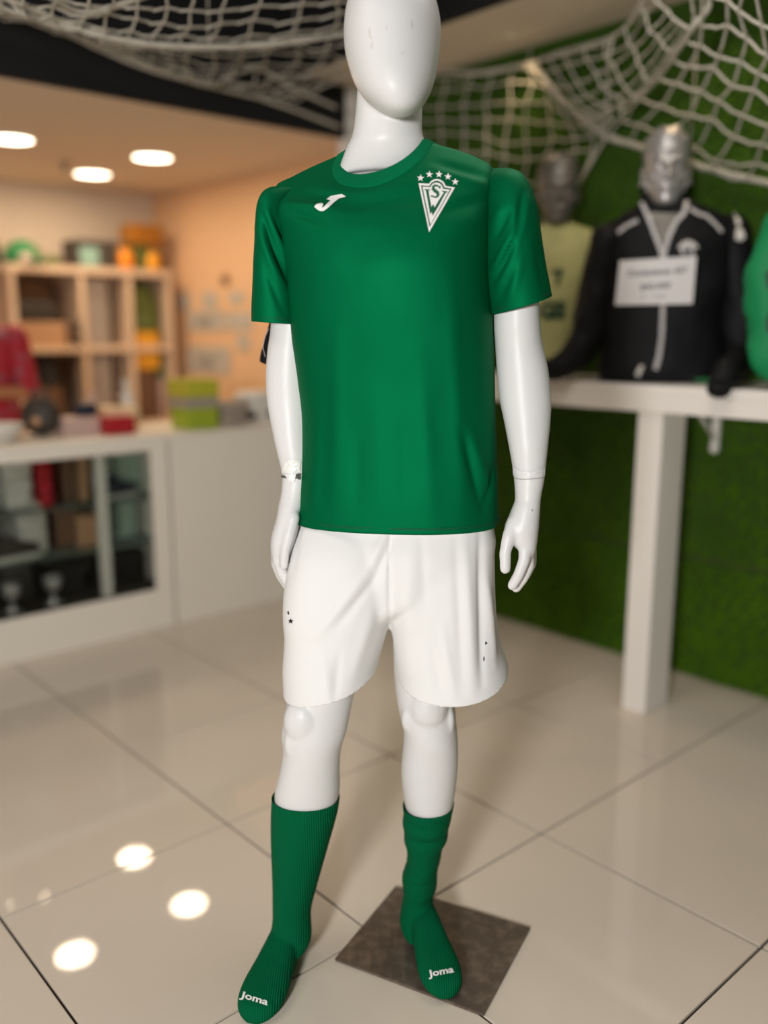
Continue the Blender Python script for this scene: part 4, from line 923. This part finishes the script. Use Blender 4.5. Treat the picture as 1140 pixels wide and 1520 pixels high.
pp = decal('zip_piping', strip([(953, 302), (962, 322), (972, 348), (981, 372), (984, 388)], 6)+strip([(1019, 300), (1016, 316), (1003, 330), (994, 350), (987, 372), (985, 388)], 6)+strip([(985, 386), (986, 400), (984, 450), (982, 500), (978, 530), (973, 548)], 6.5), jbv, .006, M['piping'], jg, maxe=6)
decal('shoulder_piping', strip([(1024, 310), (1036, 318), (1048, 321), (1062, 334), (1071, 345)], 5), jbv, .004, M['piping'], jg, maxe=6)
decal('shoulder_piping', strip([(947, 328), (930, 336), (918, 346)], 5), jbv, .004, M['piping'], jg, maxe=6)
def open_collar(mx, par, m, z0, z1, gap=48):
    V, F = [], []; n = 40
    for i in range(n+1):
        a = math.radians(-90+gap+(360-2*gap)*i/n); 
        for zz, r, rr in ((z0, .080, .074), (z0+(z1-z0)*.6, .078, .072), (z1, .083, .078)): V.append(mx @ Vector((r*math.cos(a), .006+rr*math.sin(a), zz)))
    for i in range(n):
        for k in range(2): a = i*3+k; F.append((a, a+3, a+4, a+1))
    o = link('collar', mesh(V, F), m, par); o.modifiers.new('t', 'SOLIDIFY').thickness = .004
    link('collar_piping', mesh(*tubevf([V[1], V[2]]+[V[i*3+2] for i in range(1, n)]+[V[n*3+2], V[n*3+1]], .0045, 8)), M['piping'], par)
open_collar(jmx, jg, M['jacket'], .585, .655)
decal('crest', [crop([(415, 1010), (450, 975), (495, 960), (535, 975), (565, 1000), (545, 1025), (540, 1080), (440, 1080), (432, 1030)], 930, 180, 5.43)], jbv, .004, M['piping'], jg, maxe=6)
decal('crest_letters', [crop([(450, 1035), (530, 1035), (510, 1070), (470, 1070)], 930, 180, 5.43)], jbv, .006, M['jacket'], jg, maxe=6)
for i, (x, y) in enumerate(((1009, 368), (1014, 362), (1021, 360), (1028, 362), (1033, 367))):
    decal('star', [star(x, y, 3.6)], jbv, .006, M['light'], jg, maxe=6)
for poly in ([(1084, 304), (1090, 306), (1094, 316), (1088, 319)], [(1090, 322), (1096, 325), (1099, 334), (1093, 337)], [(1092, 342), (1097, 338), (1102, 344), (1105, 352), (1100, 358), (1091, 356)]):
    decal('sleeve_logo', [poly], jbv, .006, M['light'], jg, maxe=6, jump=.09)
decal('hem_label', [[(1031, 562), (1052, 560), (1050, 567), (1031, 567)]], jbv, .004, M['leaf'], jg, maxe=6)
decal('drawcord_end', [[(943, 555), (950, 542), (956, 543), (952, 553), (948, 560)]], jbv, .006, M['light'], jg, maxe=6)
# the face carries a dark gloss line down forehead and nose: ordinary reflection of the dark room, nothing added
# --- price sign
ps = root('price_sign', W(2.66, 1.70, 1.5)); tag(ps, 'white laminated price sheet hanging on the front of the black jacket', 'price sign')
cs = [(920, 387), (1034, 380), (1028, 451), (913, 453)]
YS = 2.895
cp = [Vector(at(*p, YS)) for p in cs]
yv = Vector((0, 1, 0))
def slab(c, th, off): return [tuple(x+yv*off) for x in c]+[tuple(x+yv*(off+th)) for x in c], [(0, 1, 2, 3), (7, 6, 5, 4), (0, 4, 5, 1), (1, 5, 6, 2), (2, 6, 7, 3), (3, 7, 4, 0)]
link('sheet', mesh(*slab(cp, .002, 0)), M['paper'], ps, smooth=False)
def sign_text(s, u0, u1, vv, hgt, m=M['ink'], bold=.02):
    P, w_ = text_polys(s, 1, bold); V, F = [], []
    cx, rx, dn = cp[0], cp[1]-cp[0], cp[3]-cp[0]
    for p in P:
        n = len(V)
        for x, y in p: V.append(tuple(cx+rx*(u0+(u1-u0)*x/w_)+dn*(vv-y*hgt)-yv*.0012))
        F.append(tuple(range(n, n+len(p))))
    link('lettering', mesh(V, F), m, ps, smooth=False)
sign_text('Cortaviento 427', .12, .90, .36, .19); sign_text('$42.000', .31, .70, .68, .18); sign_text('S  -  XXL', .34, .66, .89, .10, bold=.0)

# --- pale lime jersey bust
yr = [(.004, .085, .07, .0, 0), (.05, .105, .085, .0, 0), (.15, .135, .10, 0, 0), (.28, .175, .115, 0, 0), (.38, .205, .118, 0, 0), (.45, .212, .112, 0, 0), (.495, .195, .098, 0, 0), (.53, .145, .084, 0, 0), (.555, .090, .070, 0, .004), (.568, .066, .060, 0, .006)]
yb_, yg, ybv, ymx = bust('jersey_bust', 2.80, 2.17, math.radians(-8), .560, M['silver_shaded'], M['lime_shirt'], yr, 'silver bust with shade in its colour, in a pale lime jersey, half hidden behind the mannequin', M['silver_shaded'], 11)
Pq, w_ = text_polys('7', 1, .05); decal('chest_lettering', affine(Pq, w_, 823, 423, 840, 420, 30), ybv, .004, M['dark_green'], yg, maxe=8)
Pq, w_ = text_polys('GS', 1, .06); decal('chest_lettering', affine(Pq, w_, 800, 472, 840, 472, 34), ybv, .004, M['dark_green'], yg, maxe=8)
# --- bright green jacket bust at the right edge
gr = [(.004, .19, .12, 0, 0), (.08, .20, .13, 0, 0), (.3, .205, .13, 0, 0), (.44, .215, .122, 0, 0), (.51, .19, .105, 0, 0), (.55, .14, .09, 0, 0), (.585, .09, .075, 0, .004), (.66, .08, .072, 0, .012)]
gsl = [([(-.19, 0, .47), (-.225, -.01, .32), (-.215, -.02, .17), (-.20, -.06, .07), (-.12, -.13, .05)], [.062, .060, .056, .046, .036]), ([(.19, 0, .47), (.225, -.01, .32), (.24, -.02, .17), (.20, -.08, .07), (.12, -.14, .05)], [.062, .060, .056, .046, .036])]
gb, gg, gbv, gmx = bust('jacket_bust', 2.80, 1.10, math.radians(-14), .600, M['silver'], M['bright_green'], gr, 'silver bust in a bright green jacket, cut by the right edge of the photo', M['silver'], 17, sleeves=gsl)
decal('chest_print', [[(1136, 405), (1150, 398), (1150, 432), (1138, 426)], [(1138, 470), (1150, 462), (1150, 495), (1137, 492)]], gbv, .004, M['dark_green'], gg, maxe=8)

# ================================================================== PERSON behind the counter (left edge)
pb = at_t(-36, 470, 4.33); pz = math.radians(8)
base = W(pb[0], pb[1], 0); pmx = Matrix.Translation(base) @ Matrix.Rotation(pz, 4, 'Z')
pe = root('person', base, pz); tag(pe, 'person in a crimson patterned shirt standing behind the counter, forearms held in front', 'person')
zc = at_t(-12, 462, 4.33)[2]            # chin height
k = zc/1.47
P = [XF(q, Matrix.Translation((0, -.01, 1.47)) ) for q in head_parts()]
P.append(ringvf([((0, .012, z), (w_, 0, 0), (0, d, 0), 2) for z, w_, d in ((1.34, .10, .07), (1.39, .060, .055), (1.44, .052, .052), (1.50, .050, .052))], 28))
P.append(ringvf([((0, .01, z), (w_, 0, 0), (0, d, 0), 2.3) for z, w_, d in ((.80, .155, .10), (.90, .16, .105), (1.02, .135, .095), (1.15, .145, .10), (1.27, .165, .105), (1.35, .15, .085), (1.39, .09, .065))], 36))
for s in (-1, 1):
    P.append(capsule([(s*.085, .01, .82), (s*.09, 0, .48), (s*.09, .01, .10)], [.085, .058, .04], 16)); P.append(capsule([(s*.09, .03, .04), (s*.095, -.13, .035)], [.036, .03], 12))
arms = {1: [(.165, .01, 1.345), (.215, .01, 1.08), (.06, -.21, 1.10)], -1: [(-.165, .01, 1.345), (-.215, .02, 1.08), (-.03, -.25, 1.06)]}
for s, (a, b, c_) in arms.items():
    P.append(capsule([a, b], [.048, .038], 16)); P.append(capsule([b, c_], [.038, .026], 16))
    d = (Vector(c_)-Vector(b)).normalized(); up = Vector((0, 0, 1)); sd = d.cross(up).normalized()
    w0 = Vector(c_); P.append(capsule([w0, w0+d*.05], [.028, .032], 14)); 
    for i, (off, ln) in enumerate(((.027, .070), (.009, .080), (-.009, .074), (-.027, .058))):
        q0 = w0+d*.07+up*off; P.append(capsule([q0, q0+d*ln*.5-sd*.004*s, q0+d*ln*.85-sd*.022*s], [.009, .0085, .0075], 10))
    q0 = w0+d*.03+up*.03; P.append(capsule([q0, q0+d*.035+up*.022, q0+d*.065+up*.024], [.012, .010, .009], 10))
S_ = pmx @ Matrix.Scale(k, 4)
link('body', remesh([XF(q, S_) for q in P], .006, 3, .5), M['skin'], pe)
link('hair', remesh([XF(q, S_ @ Matrix.Translation((0, -.006, 1.472))) for q in hair_parts(5, False)+[blob((0, .07, .12), (.07, .045, .10), 16)]], .006, 2, .5), M['hair'], pe)
M['shirt_p'] = mat('crimson_patterned_fabric', (.42, .015, .03), .7, var=(14, (.30, .10, .12), .5, .62))
V, F = ringvf([((0, .01, z), (w_, 0, 0), (0, d, 0), 2.3) for z, w_, d in [tuple(x) for x in spline([(.84, .175, .125), (.95, .172, .125), (1.05, .158, .12), (1.17, .165, .122), (1.28, .182, .122), (1.35, .170, .102), (1.395, .105, .08), (1.415, .075, .07)], 4)]], 48, (False, False))
V = np.array(V); V = V+norms(V, F)*(nz(V, 9, 3)*.01)[:, None]
sh_ = link('shirt', mesh(*XF((V, F), S_)), M['shirt_p'], pe)
for s, (a, b, c_) in arms.items():
    m_ = [a[i]*.1+b[i]*.9 for i in range(3)]
    link('sleeve', mesh(*XF(capsule([a, tuple((Vector(a)+Vector(m_))/2), m_], [.064, .060, .056], 24), S_)), M['shirt_p'], sh_)
link('trousers', remesh([XF(q, S_) for q in [ringvf([((0, .01, z), (w_, 0, 0), (0, d, 0), 2.3) for z, w_, d in ((.78, .165, .115), (.88, .168, .115), (.98, .150, .105))], 32)]+[capsule([(s*.088, .01, .84), (s*.09, 0, .48), (s*.09, .01, .12)], [.095, .070, .06], 16) for s in (-1, 1)]], .008, 3, .5), M['navy'], pe)
for s in (-1, 1): link('shoe', mesh(*XF(capsule([(s*.09, .04, .045), (s*.095, -.15, .042)], [.042, .036], 14), S_)), M['black'], pe)

# ================================================================== GOAL NET draped under the ceiling
gn = root('goal_net', W(2.4, 2.4, 2.4)); tag(gn, 'pale knotted football goal net draped below the dark ceiling and over the turf wall', 'net')
def patch(rows, nu, nv, r, jit=.006, diag=False, seed=1, sub=3):
    R = np.array(rows)                                      # (v,u,3) control points
    def cr(X, t):
        n = len(X); x = t*(n-1); i = min(int(x), n-2); f = x-i
        p0, p1, p2, p3 = X[max(i-1, 0)], X[i], X[i+1], X[min(i+2, n-1)]
        return .5*((2*p1)+(-p0+p2)*f+(2*p0-5*p1+4*p2-p3)*f*f+(-p0+3*p1-3*p2+p3)*f**3)
    def S(u, v): return cr(np.array([cr(row, u) for row in R]), v)
    rg = np.random.default_rng(seed)
    nodes = np.array([[S(i/nu, j/nv)+rg.normal(0, jit, 3)*(1 if 0 < i < nu and 0 < j < nv else .3) for i in range(nu+1)] for j in range(nv+1)])
    out = []; sag = .10
    def seg(a, b):
        L = np.linalg.norm(b-a); m_ = (a+b)/2+np.array([0, 0, -1])*L*sag*rg.uniform(.2, 1)
        out.append(tubevf([a, a*.25+b*.25+m_*.5, m_, a*.25*0+b*.5+m_*.5, b], r, 5, cap=False))
    if diag:
        for j in range(nv):
            for i in range(nu):
                if (i+j) % 2 == 0: seg(nodes[j, i], nodes[j+1, i+1])
                else: seg(nodes[j, i+1], nodes[j+1, i])
    else:
        for j in range(nv+1):
            for i in range(nu): seg(nodes[j, i], nodes[j, i+1])
        for j in range(nv):
            for i in range(nu+1): seg(nodes[j, i], nodes[j+1, i])
    for j in range(nv+1):
        for i in range(nu+1):
            if not diag or (i+j) % 2 == 0: out.append(blob(nodes[j, i], r*1.7, 6))
    return out
def PS(px, py, s): return np.array(W(*at_s(px, py, s)))
def PTt(px, py, t): return np.array(W(*at_t(px, py, t)))
def panel(rows, *a, m=None, **k_):
    o = link('mesh_panel', mesh(*join(patch(rows, *a, **k_))), m or M['rope'], gn); tag(o, kind='stuff'); return o
panel([[PS(1000, -110, 2.2), PS(1080, -80, 2.2), PS(1160, -50, 2.2), PS(1270, 0, 2.2)], [PS(1028, 30, 2.45), PS(1088, 52, 2.45), PS(1160, 92, 2.45), PS(1265, 135, 2.45)],
       [PS(975, 115, 2.72), PS(1050, 140, 2.72), PS(1130, 180, 2.72), PS(1245, 215, 2.72)], [PS(903, 198, 3.0), PS(995, 232, 3.0), PS(1090, 262, 3.0), PS(1250, 296, 3.0)]], 7, 9, .0042, .008, seed=3)
panel([[PS(595, 118, 3.0), PS(700, 112, 3.0), PS(785, 100, 3.0), PS(832, 140, 3.0)], [PS(595, 165, 3.0), PS(690, 162, 3.0), PS(785, 160, 3.0), PS(862, 178, 3.0)],
       [PS(595, 215, 3.0), PS(690, 218, 3.0), PS(780, 225, 3.0), PS(882, 214, 3.0)], [PS(610, 268, 3.02), PS(690, 278, 3.02), PS(770, 292, 3.02), PS(850, 292, 3.02)]], 9, 7, .0036, .008, seed=4)
panel([[PS(785, 96, 2.95), PS(829, 82, 2.9), PS(912, 55, 2.8), PS(968, -10, 2.6)], [PS(815, 130, 2.95), PS(852, 122, 2.88), PS(922, 92, 2.75), PS(990, 15, 2.55)],
       [PS(855, 168, 2.95), PS(882, 160, 2.88), PS(938, 122, 2.75), PS(1008, 35, 2.5)], [PS(899, 202, 3.0), PS(906, 186, 2.9), PS(952, 142, 2.75), PS(1026, 44, 2.45)]], 8, 6, .0036, .010, seed=5)
panel([[PTt(-80, -170, 1.5), PTt(130, -170, 1.5), PTt(350, -170, 1.5), PTt(600, -170, 1.5)], [PTt(-80, -60, 2.0), PTt(130, -50, 2.0), PTt(350, -50, 2.0), PTt(590, -60, 2.0)],
       [PTt(-60, -10, 2.5), PTt(120, 45, 2.5), PTt(310, 68, 2.5), PTt(580, 40, 2.5)]], 15, 11, .0034, .006, seed=6)
panel([[PTt(-60, -10, 2.5), PTt(120, 45, 2.5), PTt(310, 68, 2.5), PTt(580, 40, 2.5)], [PTt(-60, -6, 2.8), PTt(110, 42, 2.8), PTt(305, 88, 2.8), PTt(560, 90, 2.8)], [PTt(-60, 0, 3.05), PTt(105, 44, 3.05), PTt(300, 116, 3.05), PTt(500, 118, 3.05)],
       [PTt(-60, 4, 3.3), PTt(100, 50, 3.3), PTt(290, 122, 3.3), PTt(440, 150, 3.3)]], 22, 8, .0032, .010, seed=7)
def rope(pts, r, name='edge_rope'):
    sp = spline(pts, 6); link(name, mesh(*tubevf(sp, [r*(1+.12*math.sin(i*1.9)) for i in range(len(sp))], 10)), M['rope'], gn)
rope([PS(1000, -60, 2.3), PS(1052, 0, 2.42), PS(1026, 44, 2.45), PS(991, 96, 2.62), PS(956, 136, 2.78), PS(903, 165, 2.92), PS(860, 180, 3.0)], .0085)
rope([PS(785, 94, 3.0), PS(824, 136, 3.0), PS(862, 172, 3.0), PS(899, 202, 3.0), PS(947, 217, 3.0), PS(1022, 241, 3.0), PS(1087, 259, 3.0), PS(1160, 276, 3.0), PS(1250, 296, 3.0)], .0095)
rope([PS(899, 204, 3.0), PS(872, 250, 3.0), PS(843, 302, 3.0)], .006)
rope([PS(600, 112, 3.0), PS(650, 105, 3.0), PS(706, 108, 3.0), PS(785, 94, 3.0), PS(829, 79, 2.95), PS(912, 53, 2.85), PS(947, 13, 2.7), PS(968, -30, 2.6)], .0065)
rope([PS(899, 202, 3.0), PS(902, 140, 2.9), PS(905, 80, 2.8), PS(912, 52, 2.8)], .005)
rope([PTt(-60, -30, 2.5), PTt(40, 10, 2.5), PTt(120, 44, 2.5), PTt(210, 64, 2.5), PTt(310, 70, 2.5), PTt(420, 64, 2.5), PTt(580, 40, 2.5)], .0085)
rope([PTt(-60, 8, 3.3), PTt(20, 16, 3.3), PTt(100, 50, 3.3), PTt(200, 95, 3.3), PTt(290, 122, 3.3), PTt(400, 150, 3.3), PTt(508, 190, 3.3)], .0075)
rope([PTt(50, -20, 2.3), PTt(120, 18, 2.4), PTt(200, 0, 2.3), PTt(300, -40, 2.2)], .007)
rope([PTt(330, 118, 3.2), PTt(350, 110, 3.2), PTt(380, 100, 3.2), PTt(430, 128, 3.2), PTt(500, 160, 3.2)], .007)

for (px, py, s), zt in (((785, 94, 3.0), ZM), ((1022, 241, 3.0), ZM), ((605, 112, 3.0), ZM), ((1052, 0, 2.42), ZU), ((1250, 296, 3.0), ZM)):
    p = PS(px, py, s); link('hanging_cord', mesh(*tubevf([p, p+np.array([.004, .003, (zt-p[2])*.5]), (p[0], p[1], zt)], .0022, 6)), M['rope'], gn)
for (px, py, t) in ((-60, -10, 2.5), (310, 68, 2.5), (580, 40, 2.5), (-80, -170, 1.5), (600, -170, 1.5), (440, 150, 3.3), (100, 50, 3.3)):
    p = PTt(px, py, t); link('hanging_cord', mesh(*tubevf([p, p+np.array([.004, .003, (ZU-p[2])*.5]), (p[0], p[1], ZU)], .0022, 6)), M['rope'], gn)
